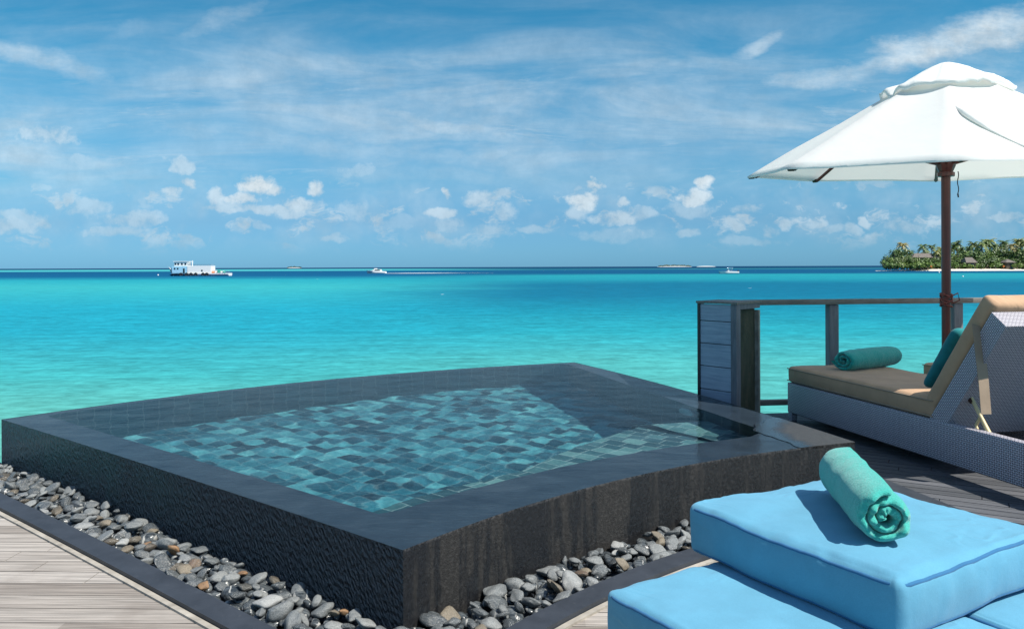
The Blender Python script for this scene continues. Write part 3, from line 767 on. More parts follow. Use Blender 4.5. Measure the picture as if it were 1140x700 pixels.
SL_ = {'grey': ('smooth dark grey river stone in the bed beside the pool wall', 'grey river stones'),
       'pale': ('pale silvery river stone in the bed beside the pool wall', 'pale river stones'),
       'tan': ('tan brown river stone in the bed beside the pool wall', 'tan river stones'),
       'rust': ('river stone with rusty orange patches in the bed beside the pool wall', 'rusty river stones')}
def along(path):
    d = [0]
    for a, b in zip(path, path[1:]): d.append(d[-1] + (b - a).length)
    def f(s, off):
        for i in range(len(path) - 1):
            if s <= d[i + 1] or i == len(path) - 2:
                t = (path[i + 1] - path[i]).normalized(); return path[i] + t * (s - d[i]) + Vector((t.y, -t.x, 0)) * off, math.atan2(t.y, t.x)
    return f, d[-1]
stuff = bmesh.new()
placed = []
def lay(path, s0, s1, count, layer):
    f, ln = along(path); tries = 0; n = 0
    while n < count and tries < 9000:
        tries += 1
        s = rnd.uniform(s0, s1); o = rnd.uniform(.022, .243)
        p, a = f(s, o)
        big = rnd.random()
        lx = rnd.uniform(.042, .075) if big < .78 else rnd.uniform(.075, .105)
        r = lx * .36
        if any(q[3] == layer and (q[0] - p.x) ** 2 + (q[1] - p.y) ** 2 < ((q[2] + r) * .94) ** 2 for q in placed): continue
        placed.append((p.x, p.y, r, layer)); n += 1
        lift = .008 * (1 - o / .26)
        z = (-.016, .008, .026)[layer] + lift + rnd.uniform(-.006, .008)
        dims = (lx, lx * rnd.uniform(.62, .85), lx * rnd.uniform(.34, .56))
        rot = (rnd.gauss(0, .34), rnd.gauss(0, .34), rnd.uniform(0, 2 * PI))
        k = rnd.random(); k = 'grey' if k < .76 else 'pale' if k < .86 else 'tan' if k < .97 else 'rust'
        if layer == 0:
            m4 = Matrix.Translation((p.x, p.y, z)) @ Matrix.Rotation(rot[2], 4, 'Z') @ Matrix.Rotation(rot[0], 4, 'X') @ Matrix.Rotation(rot[1], 4, 'Y') @ Matrix.Diagonal((*dims, 1))
            b2 = bmesh.new(); bmesh.ops.create_icosphere(b2, subdivisions=2, radius=.5, matrix=m4)
            t = bpy.data.meshes.new('t'); b2.to_mesh(t); b2.free(); stuff.from_mesh(t); bpy.data.meshes.remove(t)
        else:
            o_ = bpy.data.objects.new('river_stone', rnd.choice(PM[k])); COL.objects.link(o_)
            o_.location = (p.x, p.y, z); o_.rotation_euler = rot; o_.scale = dims
            tag(o_, *SL_[k][:1], 'stone', SL_[k][1])
FLEN = along(LEFT)[1]
lay(LEFT, -.5, FLEN + .2, 430, 0); lay(FRONT, -.05, 2.3, 240, 0)
lay(LEFT, -.35, FLEN + .12, 205, 1); lay(FRONT, .05, 1.85, 88, 1)
lay(LEFT, -.2, FLEN + .1, 5, 2); lay(FRONT, .05, 1.8, 2, 2)
tag(obj('pebbles', stuff, M['stone_grey'], smooth=180), 'lower layer of small grey pebbles filling the bed', 'pebbles', kind='stuff')

# ------------------------------------------------------------------ panelled post and railing
def rail_at(px, py):
    """point on the vertical plane of the railing seen at a pixel"""
    n = Vector((-RAIL_DIR.y, RAIL_DIR.x, 0)); d = Vector(((px - 570) / FOC, 1, -(py - yh(px)) / FOC)); o = Vector((0, 0, EYE))
    t = (RA - o).dot(n) / d.dot(n); return o + d * t
railing = empty('railing', (RA.x, RA.y, 0), 'low grey timber railing at the edge of the terrace behind the loungers', 'railing')
def robj(n, bm, m, sm=None): return obj(n, bm, m, railing, sm, True)
rz1 = rail_at(925, 333.0).z; rz0 = rail_at(925, 338.6).z
rot = Matrix.Rotation(math.atan2(RAIL_DIR.y, RAIL_DIR.x), 3, 'Z')
def rbeam(bm, s0, s1, z0, z1, w):
    c = RA + RAIL_DIR * (s0 + s1) / 2; box(bm, (c.x, c.y, (z0 + z1) / 2), (s1 - s0, w, z1 - z0), rot)
bm = bmesh.new(); rbeam(bm, -.12, 5.5, rz0, rz1, .10); bevel(bm, .006, 2); robj('top_rail', bm, M['rail'], 30)
bm = bmesh.new(); rbeam(bm, -.02, 5.5, .075, .115, .06); bevel(bm, .005, 2); robj('bottom_rail', bm, M['rail'], 30)
for px in (926, 1064, 1215, 1360):
    s = (rail_at(px, 360) - RA).dot(RAIL_DIR); bm = bmesh.new(); rbeam(bm, s - .038, s + .038, -.25, rz0 - .002, .07); bevel(bm, .005, 2)
    robj('post', bm, M['post'], 30)

# boarded end post: corner nearest the camera at px 820
pc, pl_, pr = atY(819.5, 338, 5.72), atY(777, 336, 5.98), atY(846, 337.5, 6.02)
ptop = pc.z; pbot = -.45
bp = empty('panel_post', (pc.x, pc.y, 0), 'boxed timber end post clad in blue grey boards standing behind the pool', 'post')
def bobj(n, bm, m, sm=None): return obj(n, bm, m, bp, sm, True)
dl = Vector((pl_.x - pc.x, pl_.y - pc.y, 0)); dr = Vector((pr.x - pc.x, pr.y - pc.y, 0)); wl, wr = dl.length, dr.length; dl.normalize(); dr.normalize()
nl = Vector((dl.y, -dl.x, 0)); nl = nl if nl.y < 0 else -nl
nr = Vector((dr.y, -dr.x, 0)); nr = nr if nr.y < 0 else -nr
def pbox(bm, a, da, w0, w1, z0, z1, n, t0, t1):
    """block along a face: w along da, t inwards from the face (n outward)"""
    q = [a + da * w0 - n * t0, a + da * w1 - n * t0, a + da * w1 - n * t1, a + da * w0 - n * t1]
    prism(bm, [Vector((p.x, p.y, z0)) for p in q], (0, 0, z1 - z0))
edges = [ptop - .008, ptop - .008 - .125, ptop - .008 - .29, ptop - .008 - .455, ptop - .008 - .625, ptop - .80, ptop - .97, pbot]
for za, zb in zip(edges, edges[1:]):
    bm = bmesh.new(); pbox(bm, Vector((pc.x, pc.y, 0)), dl, .05, wl - .018, zb + .003, za - .003, nl, .004, .024); bevel(bm, .003, 1)
    bd = bobj('board', bm, M['board'], 30)
    bm = bmesh.new()
    for w in (.068, wl - .036):
        for zz in (za - .03, zb + .03):
            q = Vector((pc.x, pc.y, 0)) + dl * w - nl * .0035; tube(bm, [Vector((q.x, q.y, zz)) - nl * .002, Vector((q.x, q.y, zz)) + nl * .003], .0065, 8)
    if za == edges[0]:
        q = Vector((pc.x, pc.y, 0)) + dl * (wl * .52) - nl * .0035; tube(bm, [Vector((q.x, q.y, za - .03)) - nl * .002, Vector((q.x, q.y, za - .03)) + nl * .003], .0065, 8)
    so = obj('screws', bm, M['screw'], bd); so.matrix_parent_inverse = parent_matrix(bp).inverted()
bm = bmesh.new(); pbox(bm, Vector((pc.x, pc.y, 0)), dl, .0, .046, pbot, ptop - .006, nl, 0, .05); bevel(bm, .004, 2); bobj('corner_post', bm, M['post'], 30)
bm = bmesh.new(); pbox(bm, Vector((pc.x, pc.y, 0)), dl, wl - .016, wl + .006, pbot, ptop - .006, nl, -.002, .05); bevel(bm, .003, 2); bobj('corner_post', bm, M['screw'], 30)
bm = bmesh.new(); pbox(bm, Vector((pc.x, pc.y, 0)), dl, .05, wl - .02, pbot, ptop - .02, nl, .028, .04); bobj('backing', bm, M['screw'])
bm = bmesh.new(); pbox(bm, Vector((pc.x, pc.y, 0)), dr, .052, wr - .03, pbot, ptop - .05, nr, .03, .06); bobj('side_panel', bm, M['dark_greenish'])
bm = bmesh.new(); pbox(bm, Vector((pc.x, pc.y, 0)), dr, wr - .024, wr, pbot, ptop - .06, nr, .0, .05); bevel(bm, .003, 2); bobj('edge_batten', bm, M['trim'], 30)
bm = bmesh.new(); pbox(bm, Vector((pc.x, pc.y, 0)), dr, .050, wr + .002, ptop - .045, ptop - .006, nr, .002, .06); bevel(bm, .003, 2); bobj('head_rail', bm, M['post'], 30)
bm = bmesh.new()
c4 = [Vector((pc.x, pc.y, 0)) + (nl + nr) * .012, Vector((pl_.x, pl_.y, 0)) + nl * .010 + dl * .012, Vector((pl_.x + dr.x * wr * .8, pl_.y + dr.y * wr * .8, 0)), Vector((pr.x, pr.y, 0)) + nr * .010 + dr * .012]
prism(bm, [Vector((p.x, p.y, ptop - .006)) for p in c4], (0, 0, .016)); bevel(bm, .003, 2); bobj('cap', bm, M['rail'], 30)


# ------------------------------------------------------------------ loungers
ZR = EYE * .247
foot = at(876, 425.2, ZR); pivot = at(1034.5, 466, ZR)
lu = Vector((pivot.x - foot.x, pivot.y - foot.y, 0)); SEATL = lu.length; lu.normalize(); lw = Vector((-lu.y, lu.x, 0))
lw = lw if lw.x > 0 else -lw
def on_side(px, py, off=0.):
    """(along, height) where a pixel's ray meets the lounger's near side plane"""
    d = Vector(((px - 570) / FOC, 1, -(py - yh(px)) / FOC)); o = Vector((0, 0, EYE)); base = Vector((foot.x, foot.y, 0)) + lw * off
    t = (base - o).dot(lw) / d.dot(lw); p = o + d * t; return ((p - base).dot(lu), p.z)
LW, LL = .70, 2.40
lrot = math.atan2(lu.y, lu.x)         # local x runs from foot to head, local -y... width is +y or -y
sgn = 1 if Vector((-math.sin(lrot), math.cos(lrot), 0)).dot(lw) > 0 else -1
def Lp(s, w, z): return Vector((s, sgn * w, z))
def uvbox(o, scale=1):
    """box-mapped UVs in metres"""
    me = o.data; uv = me.uv_layers.new(name='weave')
    for p in me.polygons:
        n = p.normal; a = max(range(3), key=lambda i: abs(n[i])); i, j = [k for k in range(3) if k != a]
        for li in p.loop_indices:
            c = me.vertices[me.loops[li].vertex_index].co
            if a == 1: uv.data[li].uv = (c[0], c[2])
            elif a == 0: uv.data[li].uv = (c[1], c[2])
            else: uv.data[li].uv = (c[0], c[1])
def make_lounger():
    root = empty('sun_lounger', (foot.x, foot.y, 0), 'grey wicker sun lounger with tan cushions and raised back beside the pool', 'sun lounger', 'sun loungers', lrot)
    zb = EYE * .204 * .27
    zb = .062
    bm = bmesh.new()
    def bx(s0, s1, w0, w1, z0, z1): box(bm, ((s0 + s1) / 2, sgn * (w0 + w1) / 2, (z0 + z1) / 2), (s1 - s0, w1 - w0, z1 - z0))
    bx(0, LL, 0, .055, zb, ZR); bx(0, LL, LW - .055, LW, zb, ZR); bx(0, .055, .055, LW - .055, zb, ZR - .001); bx(LL - .055, LL, .055, LW - .055, zb, ZR - .001)
    bx(.055, SEATL + .02, .055, LW - .055, ZR - .06, ZR - .012)
    bevel(bm, .010, 3)
    fr = obj('frame', bm, M['wicker'], root, 40); uvbox(fr)
    for s in (.0, LL - .055):
        for w in (.002, LW - .053):
            bm = bmesh.new(); box(bm, (s + .0275, sgn * (w + .0255), zb / 2 + .004), (.049, .049, zb + .008)); bevel(bm, .006, 2)
            lg = obj('leg', bm, M['wicker'], root, 40); uvbox(lg)
    # seat cushion
    top = on_side(876, 408)[1]
    L = SEATL + .045; H = top - ZR + .004; W_ = LW - .01
    bm = rbox(L, W_, H, .03, 4, (16, 8, 2))
    for v in bm.verts:
        a, b, c = v.co.x / (L / 2), v.co.y / (W_ / 2), v.co.z / (H / 2)
        if c > 0: v.co.z += .010 * (1 - a ** 4) * (1 - b ** 4) * c
        v.co.y += math.copysign(.006 * (1 - c * c) * (1 - a ** 6), b) if abs(b) > .5 else 0
        v.co += wob(v.co, 6, .0045, 2); v.co.x += L / 2 - .012; v.co.y += sgn * LW / 2; v.co.z += ZR + H / 2
    sc = obj('seat_cushion', bm, M['tan'], root, 180)
    for zz in (ZR + .016, ZR + H - .016):
        bm = bmesh.new(); pts = []
        for k in range(40):
            t = k / 39; pts.append(Lp(-.004 + (L - .02) * t, .003, zz + wob((t * 9, 0, zz), 1, .002).z))
        tube(bm, pts, .004, 6); obj('piping', bm, M['tan_dark'], sc, 180)
    # wicker back, profile traced on the near side
    a0, a1 = on_side(1035, 463), on_side(1103, 347.5); b1 = on_side(1119, 364); b0 = on_side(1056, 467)
    dn = Vector((a1[0] - a0[0], a1[1] - a0[1])).normalized(); th = max(.06, abs((Vector(b1) - Vector(a1)).dot(Vector((dn.y, -dn.x)))))
    nn_ = Vector((dn.y, -dn.x))
    A0 = Vector(a0); A1 = Vector(a1); B1 = A1 + nn_ * th; B0 = A0 + nn_ * th
    bm = bmesh.new(); prism(bm, [Lp(p.x, .004, p.y) for p in (A0 - dn * .03, A1, B1, B0 - dn * .03)], (0, sgn * (LW - .008), 0)); bevel(bm, .008, 3)
    bk = obj('backrest', bm, M['wicker'], root, 40)
    me = bk.data; uv = me.uv_layers.new(name='weave')
    for p in me.polygons:
        for li in p.loop_indices:
            c = me.vertices[me.loops[li].vertex_index].co; s, t = Vector((c.x, c.z)).dot(dn), Vector((c.x, c.z)).dot(nn_)
            uv.data[li].uv = (t, s) if abs(p.normal.y) > .7 else ((c.y, t) if abs(Vector((p.normal.x, p.normal.z)).dot(dn)) > .7 else (c.y, s))
    # back cushion lies on the sloping face and folds over the top edge
    c0, c1 = Vector(on_side(1030.5, 437)), Vector(on_side(1093, 326)); ct = abs((c1 - A1).dot(nn_)); ct = max(ct, .085)
    bl = (A1 - A0).length + .055; bm = rbox(bl, LW - .01, ct, .032, 4, (14, 8, 2))
    for v in bm.verts:
        a, b, c = v.co.x / (bl / 2), v.co.y / (LW / 2), v.co.z / (ct / 2)
        if c < 0: pass
        else: v.co.z += .008 * (1 - a ** 4) * (1 - b ** 4)
        v.co += wob(v.co, 5, .005, 9)
        s, t = v.co.x + bl / 2 - .012, v.co.z + ct / 2 + .002
        q = A0 + dn * s - nn_ * t; v.co = Lp(q.x, 0, q.y) + Vector((0, v.co.y + sgn * LW / 2, 0))
    bc = obj('back_cushion', bm, M['tan'], root, 180)
    bm = bmesh.new(); e0 = A1 + dn * .045
    # pocket that slips over the top of the back
    bm = rbox(th + .05, LW - .02, .05, .022, 4, (4, 8, 1))
    for v in bm.verts:
        b = v.co.y; v.co += wob(v.co, 9, .006, 4)
        q = A1 + dn * (.030 + v.co.z) + nn_ * (v.co.x + (th + .05) / 2 - .055); v.co = Lp(q.x, 0, q.y) + Vector((0, b + sgn * LW / 2, 0))
    # strap hanging from the cushion down the side of the back
    s0, s1 = Vector(on_side(1087, 366)), Vector(on_side(1099, 462)); bm.free()
    bm = bmesh.new(); pts = [(1086.5, 364), (1089.5, 395), (1093, 425), (1096.5, 461)]
    prev = None; vv = []
    for k, p in enumerate(pts):
        s, z = on_side(*p, off=-.012); s += .004 * math.sin(k * 1.4); a_, b_ = -.034, .022
        vv.append([bm.verts.new(Lp(s, a_, z + (.02 if k == 0 else 0))), bm.verts.new(Lp(s + .006, b_, z)), bm.verts.new(Lp(s + .002, b_, z)), bm.verts.new(Lp(s - .004, a_, z + (.02 if k == 0 else 0)))])
    for a, b in zip(vv, vv[1:]):
        for k in range(4): bm.faces.new((a[k], a[(k + 1) % 4], b[(k + 1) % 4], b[k]))
    bm.faces.new(vv[0][::-1]); bm.faces.new(vv[-1]); obj('strap', bm, M['tan_dark'], root)
    # prop that holds the back up
    bm = bmesh.new(); h0 = on_side(1079, 439, .06); h1 = on_side(1091, 463, .06); h2 = on_side(1101, 483, .06)
    mid = Lp(h1[0], .06, h1[1])
    tube(bm, [Lp(h0[0], .06, h0[1]), mid, Lp(h2[0], .06, h2[1])], [.010, .010, .013], 8)
    tube(bm, [mid + Vector((.0, 0, -.004)), mid + Vector((-.032, 0, -.055)), mid + Vector((-.02, 0, -.075))], [.009, .008, .007], 8)
    pr_ = obj('prop_bar', bm, M['cream'], root, 60)
    bm = bmesh.new(); tube(bm, [Lp(h0[0] - .03, .055, h0[1] + .015), Lp(h0[0] + .022, .06, h0[1] - .04)], [.022, .014], 8); obj('hinge', bm, M['rust'], pr_, 60)
    return root, A0, A1, dn, nn_, ct, top
lounger, bA0, bA1, bdn, bnn, bct, seat_top = make_lounger()
l2 = copy_tree(lounger); p2 = at(1026.5, 404, seat_top)
l2.location = (p2.x, p2.y, 0); l2['label'] = 'second wicker lounger beyond the umbrella pole, only its tan cushion corner showing'
LMAT = Matrix.Translation((foot.x, foot.y, 0)) @ Matrix.Rotation(lrot, 4, 'Z')

# teal pillow leaning against the raised back
bm = rbox(.44, .50, .12, .05, 5, (10, 10, 2))
for v in bm.verts:
    a, b = v.co.x / .22, v.co.y / .25; f = (1 - a ** 4 * .75) * (1 - b ** 4 * .75); v.co.z *= .35 + .75 * f
    v.co.x *= 1 - .06 * (1 - b * b); v.co.y *= 1 - .05 * (1 - a * a); v.co += wob(v.co, 7, .008, 1)
    s, t = v.co.x + .25, v.co.z + bct + .068; q = bA0 + bdn * (s + bct * .25) - bnn * t
    v.co = LMAT @ (Lp(q.x, 0, q.y) + Vector((0, v.co.y + sgn * (.275), 0)))
tag(obj('pillow', bm, M['teal'], smooth=180), 'dark teal pillow leaning on the raised tan back of the lounger', 'pillow')

# ------------------------------------------------------------------ rolled towels
def towel(name, c, axis, length, rad, m, seed, label, squash=.93, turns=2.35):
    """a towel rolled up: one thick spiral band, its ends rounded and uneven"""
    bm = bmesh.new(); ax = axis.normalized(); up = Vector((0, 0, 1)); side = ax.cross(up).normalized()
    nth, na = 150, 22
    th = rad / (turns + .55) * .90; r0 = th * .42
    prof = []
    for i in range(nth + 1):
        t = i / nth; r = r0 + (rad - th / 2 - r0) * t; a = 2 * PI * turns * t + 2.5 + seed
        prof.append((r, a))
    rows = []
    def pt(r, a, x, k):
        d = (side * math.cos(a) + up * math.sin(a) * squash)
        e = .010 * mnoise.noise(Vector((a * .9, r * 60, seed))) + .012 * mnoise.noise(Vector((a * 2.3 + 9, seed, k)))
        xx = x + (e if x > 0 else -e) * min(1, abs(x) / (length / 2)) ** 6 * 1.6
        bul = 1 - .10 * (abs(x) / (length / 2)) ** 8 + .025 * math.sin(x * 9 + seed)
        p = d * r * bul; w = wob((p.x * 1, p.y, xx), 16, .004, seed)
        q = c + ax * xx + p + w
        lo = c.z - rad * squash * .93
        if q.z < lo: q.z = lo + (q.z - lo) * .1
        return q
    xs = [-1 + .0, -.985, -.955, -.91] + [-.82 + 1.64 * i / (na - 1) for i in range(na)] + [.91, .955, .985, 1.0]
    grid = []
    for xi in xs:
        x = xi * length / 2; e = abs(xi); f = 1 if e < .9 else max(.05, math.sqrt(max(0, 1 - ((e - .9) / .1) ** 2)))
        outer = [bm.verts.new(pt(r + th / 2 * f, a, x, 0)) for r, a in prof]
        inner = [bm.verts.new(pt(max(.001, r - th / 2 * f * .96), a, x, 0)) for r, a in prof]
        grid.append(outer + inner[::-1])
    n = len(grid[0])
    for p, q in zip(grid, grid[1:]):
        for k in range(n): bm.faces.new((p[k], p[(k + 1) % n], q[(k + 1) % n], q[k]))
    for g in (grid[0], grid[-1]):
        for k in range(nth): bm.faces.new((g[k], g[k + 1], g[n - 2 - k], g[n - 1 - k]))
    return tag(obj(name, bm, m, smooth=180), label, 'towel')
# ------------------------------------------------------------------ blue daybed cushions
TZ = EYE - .67
cl, cn, crr = at(765, 561.5, TZ), at(1000, 646, TZ), at(1141, 583, TZ)
e2 = (cn - cl); SB_ = e2.length; e2.normalize(); e1 = (crr - cn); SA_ = e1.length; e1.normalize()
e1 = (e1 - e2 * e1.dot(e2)).normalized()
TH = .134
def cushion(name, corner, la, lb, h, ztop, label, seed, crown=.012):
    """blue box cushion; corner = left-hand corner, la along e1, lb along e2"""
    cx = corner + e1 * la / 2 + e2 * lb / 2; ang = math.atan2(e1.y, e1.x)
    root = empty(name, (cx.x, cx.y, ztop - h), label, 'cushion', None, ang)
    sg = 1 if Vector((-math.sin(ang), math.cos(ang), 0)).dot(e2) > 0 else -1
    def shape(p):
        a, b, c = p.x / (la / 2), p.y / (lb / 2), (p.z) / (h / 2)
        q = p.copy()
        if c > 0: q.z += crown * max(0, 1 - a ** 4) * max(0, 1 - b ** 4) * c
        k = 1 - min(1, c * c)
        if abs(a) > .55: q.x += math.copysign(.012 * k * (1 - b ** 6), a)
        if abs(b) > .55: q.y += math.copysign(.012 * k * (1 - a ** 6), b)
        q += wob(p, 4.5, .0065, seed) + wob(p, 13, .0022, seed + 3)
        # a soft horizontal crease where the inner foam sags
        if abs(a) > .95 or abs(b) > .95: q.z += .004 * math.sin(p.x * 7 + p.y * 5 + seed)
        ed = max(max(0, abs(a) - .72), max(0, abs(b) - .72)) / .28
        pk = mnoise.noise(Vector((p.x * 21 + seed, p.y * 21, p.z * 9))) + .6 * mnoise.noise(Vector((p.x * 47, p.y * 47 + seed, p.z * 14)))
        q.z += .0034 * pk * ed; q.x += .0026 * pk * ed * a; q.y += .0026 * pk * ed * b
        q.z += h / 2; return q
    bm = rbox(la, lb, h, .021, 5, (44, 44, 8))
    for v in bm.verts: v.co = shape(v.co)
    body = obj('cover', bm, M['blue'], root, 180)
    for zz in (h / 2 - .0135, -h / 2 + .0135):
        bm = bmesh.new(); pts = []; r = .03
        A_, B_ = la / 2 + .001 - .006, lb / 2 + .001 - .006
        n = 46
        for (x0, y0, x1, y1, c0) in ((-A_ + r, -B_, A_ - r, -B_, 0), (A_, -B_ + r, A_, B_ - r, 1), (A_ - r, B_, -A_ + r, B_, 2), (-A_, B_ - r, -A_, -B_ + r, 3)):
            for i in range(n): t = i / (n - 1); pts.append(Vector((x0 + (x1 - x0) * t, y0 + (y1 - y0) * t, zz)))
            cc = (Vector((A_ - r, -B_ + r, zz)), Vector((A_ - r, B_ - r, zz)), Vector((-A_ + r, B_ - r, zz)), Vector((-A_ + r, -B_ + r, zz)))[c0]; an = -PI / 2 + c0 * PI / 2
            for i in range(1, 6): q = an + i / 6 * PI / 2; pts.append(cc + Vector((math.cos(q), math.sin(q), 0)) * r)
        tube(bm, [shape(p) for p in pts], .0052, 8, closed=True)
        obj('piping', bm, M['pipe'], body, 180)
    return root
top_c = cushion('cushion', cl, SA_, SB_, TH, TZ, 'upper blue square cushion carrying the rolled towel, lying on the flat cushions', 1.7)
LT = EYE - .804 - .003
lc = at(672.5, 654, LT); cn2 = cl + e2 * SB_
back0 = lc; sa = at(1080, 686, LT)
la1 = (sa - lc).dot(e1); lb1 = max(SB_ + .03, (sa - lc).dot(e2))
lowh = .15
low1 = cushion('cushion', lc, la1, lb1, lowh, LT, 'lower blue cushion at the pool side, jutting out left under the square one', 4.2, .006)
low2 = cushion('cushion', lc + e1 * (la1 + .006), .37, 1.25, lowh, LT + .001, 'lower blue cushion at the right picture edge, under the square one', 8.9, .006)
# wicker base the cushions lie on
bb = empty('daybed_base', (lc.x, lc.y, 0), 'low grey wicker daybed base beneath the blue cushions', 'daybed', None, math.atan2(e1.y, e1.x))
sg2 = 1 if Vector((-math.sin(bb.rotation_euler.z), math.cos(bb.rotation_euler.z), 0)).dot(e2) > 0 else -1
bm = bmesh.new(); zt = LT - lowh - .004
box(bm, ((la1 + .37) / 2, sg2 * 1.22 / 2, zt - .05), (la1 + .37 - .03, 1.2, .1)); bevel(bm, .01, 2); o = obj('frame', bm, M['wicker'], bb, 40); uvbox(o)
for sx in (.05, la1 + .31):
    for sy in (.06, 1.16):
        bm = bmesh.new(); box(bm, (sx, sg2 * sy, (zt - .1) / 2), (.05, .05, zt - .1)); bevel(bm, .005, 1); o = obj('leg', bm, M['wicker'], bb, 40); uvbox(o)

# towels
tf = at(985, 583, TZ + .06); tb = at(940, 533, TZ + .06)
tax = Vector((tb.x - tf.x, tb.y - tf.y, 0)); tlen = tax.length + .045
tc = (tf + tb) / 2; trad = .081
towel('rolled_towel', Vector((tc.x, tc.y, TZ + .012 + trad * .93 * .93 - .004)), -tax, tlen, trad, M['towel'], 3.3, 'rolled sea green towel lying on top of the blue cushion')
t0, t1 = at(946, 402, seat_top + .055), at(1002, 399, seat_top + .055)
ta = Vector((t1.x - t0.x, t1.y - t0.y, 0))
c2 = at(966, 402.5, seat_top + .055); ax2 = (lw * .92 - lu * .39).normalized()
towel('rolled_towel', Vector((c2.x, c2.y, seat_top + .006 + .108 * .80 * .93)), -ax2, .63, .108, M['towel2'], 7.7, 'rolled dark green towel lying across the tan seat cushion', .80)

# ------------------------------------------------------------------ umbrella
UY = 5.6; UX = (1053.3 - 570) / FOC * UY; K = UY / 5.3
umb = empty('umbrella', (UX, UY, 0), 'white cotton market umbrella on a red brown wooden pole between the loungers', 'umbrella')
def uz(z): return EYE + (z - EYE) * K
bm = bmesh.new(); lathe(bm, [(.030, .05), (.030, uz(1.79)), (.026, uz(2.36))], 20); obj('pole', bm, M['pole'], umb, 40)
bm = bmesh.new(); lathe(bm, [(.0, 0), (.24, 0), (.25, .02), (.24, .05), (.05, .07), (.045, .22), (.0, .22)], 28); obj('base', bm, M['kerb'], umb, 40)
RR = 1.266 * K
def rimz(th): return uz(1.765 + .075 * math.sin(th))
TH8 = [R(155 - 45 * k) for k in range(8)]
apex_r = .36 * K; apex_z = uz(2.30)
def cone_pt(t, th0, th1, s, zo=0.):
    """s across one panel 0..1, t from top 0 to rim 1"""
    a = Vector((math.cos(th0), math.sin(th0), 0)); b = Vector((math.cos(th1), math.sin(th1), 0))
    r = apex_r * .45 + (RR - apex_r * .45) * t
    z_top = uz(2.385)
    za, zb = rimz(th0), rimz(th1)
    p = (a * (1 - s) + b * s) * r; z = z_top + ((za * (1 - s) + zb * s) - z_top) * t
    sag = -.012 * math.sin(PI * s) * t * 0
    p *= 1 - .018 * math.sin(PI * s) * t ** 3       # rim scallops in slightly between ribs
    z += -.016 * math.sin(PI * t) * math.sin(PI * s) + .004 * math.sin(PI * t)
    return Vector((p.x, p.y, z + zo))
bm = bmesh.new(); NS, NTT = 8, 16
ring = [[None] * (8 * NS) for _ in range(NTT + 1)]
for k in range(8):
    for i in range(NTT + 1):
        for j in range(NS):
            p = cone_pt(i / NTT, TH8[k], TH8[(k + 1) % 8], j / NS); p += wob(p, 2.2, .008, 3) * min(1, i / 4)
            ring[i][k * NS + j] = bm.verts.new(p)
n = 8 * NS
for i in range(NTT):
    for j in range(n): bm.faces.new((ring[i][j], ring[i][(j + 1) % n], ring[i + 1][(j + 1) % n], ring[i + 1][j]))
# narrow hem turned down at the rim
hem = [bm.verts.new(v.co + Vector((0, 0, -.012))) for v in ring[NTT]]
for j in range(n): bm.faces.new((ring[NTT][j], ring[NTT][(j + 1) % n], hem[(j + 1) % n], hem[j]))
can = obj('canopy', bm, M['canopy'], umb, 60)
# ruffled vent cap on top
bm = bmesh.new(); capr = .385 * K; rows = []
NR = 120
prof = [(0.0, 2.478), (.10, 2.472), (.22, 2.452), (.38, 2.418), (.55, 2.378), (.7, 2.343), (.84, 2.312), (.94, 2.288), (1.0, 2.268), (.985, 2.255)]
for f, z in prof:
    row = []
    for j in range(NR):
        a = 2 * PI * j / NR; ruf = (.5 + .5 * math.cos(a * 8 + .6)) * .0 + mnoise.noise(Vector((math.cos(a) * 2.6, math.sin(a) * 2.6, 1.3))) * .9 + .35 * math.cos(8 * (a - R(20)))
        amp = max(0, f - .3) / .7
        r = capr * f * (1 + .05 * ruf * amp); zz = uz(z) + .016 * ruf * amp + .034 * mnoise.noise(Vector((math.cos(a) * 3.1 + 5, math.sin(a) * 3.1, f * 2.2))) * amp + .024 * mnoise.noise(Vector((math.cos(a) * 6, math.sin(a) * 6, f * 4))) * amp
        row.append(bm.verts.new((r * math.cos(a) if f else .001 * math.cos(a), r * math.sin(a) if f else .001 * math.sin(a), zz)))
    rows.append(row)
for p, q in zip(rows, rows[1:]):
    for j in range(NR): bm.faces.new((p[j], p[(j + 1) % NR], q[(j + 1) % NR], q[j]))
bm.faces.new(rows[0])
for row in rows[2:]:
    for v in row:
        a = math.atan2(v.co.y, v.co.x); f = v.co.xy.length / capr
        v.co.z += .022 * mnoise.noise(Vector((math.cos(a) * 5.2 + 3, math.sin(a) * 5.2, f * 1.6))) * f + .016 * abs(mnoise.noise(Vector((math.cos(a) * 9, math.sin(a) * 9, f * 3 + 8)))) * f
obj('vent_cap', bm, M['canopy'], umb, 180)
# loose tie flap on the front-right panel
th_a, th_b = TH8[6], TH8[7]
bm = bmesh.new(); rows = []
for i in range(25):
    u_ = i / 24; t = .45 + .52 * u_; q_ = .96 - .44 * u_
    p = cone_pt(t, TH8[5], TH8[6], q_, .002); dt = (cone_pt(t + .02, TH8[5], TH8[6], q_ - .017) - cone_pt(t, TH8[5], TH8[6], q_)).normalized()
    nrm = Vector((-.15, -.55, .82)).normalized(); sd = dt.cross(nrm).normalized()
    env = min(1, u_ * 5) * (.55 + .45 * math.sin(u_ * 6.0 + .6)) + .12
    wd = .030 * env + .008; hh = .030 * env + .006 * mnoise.noise(Vector((u_ * 11, 2, 0)))
    rows.append([bm.verts.new(p + sd * wd * a + nrm * hh * b) for a, b in ((-1.25, -.1), (-.8, .25), (-.2, .85), (.25, 1.0), (.75, .8), (.9, .35), (.55, .12), (.2, -.1))])
for a, b in zip(rows, rows[1:]):
    for k in range(7): bm.faces.new((a[k], a[k + 1], b[k + 1], b[k]))
fo_ = obj('tie_flap', bm, M['canopy'], umb, 180)
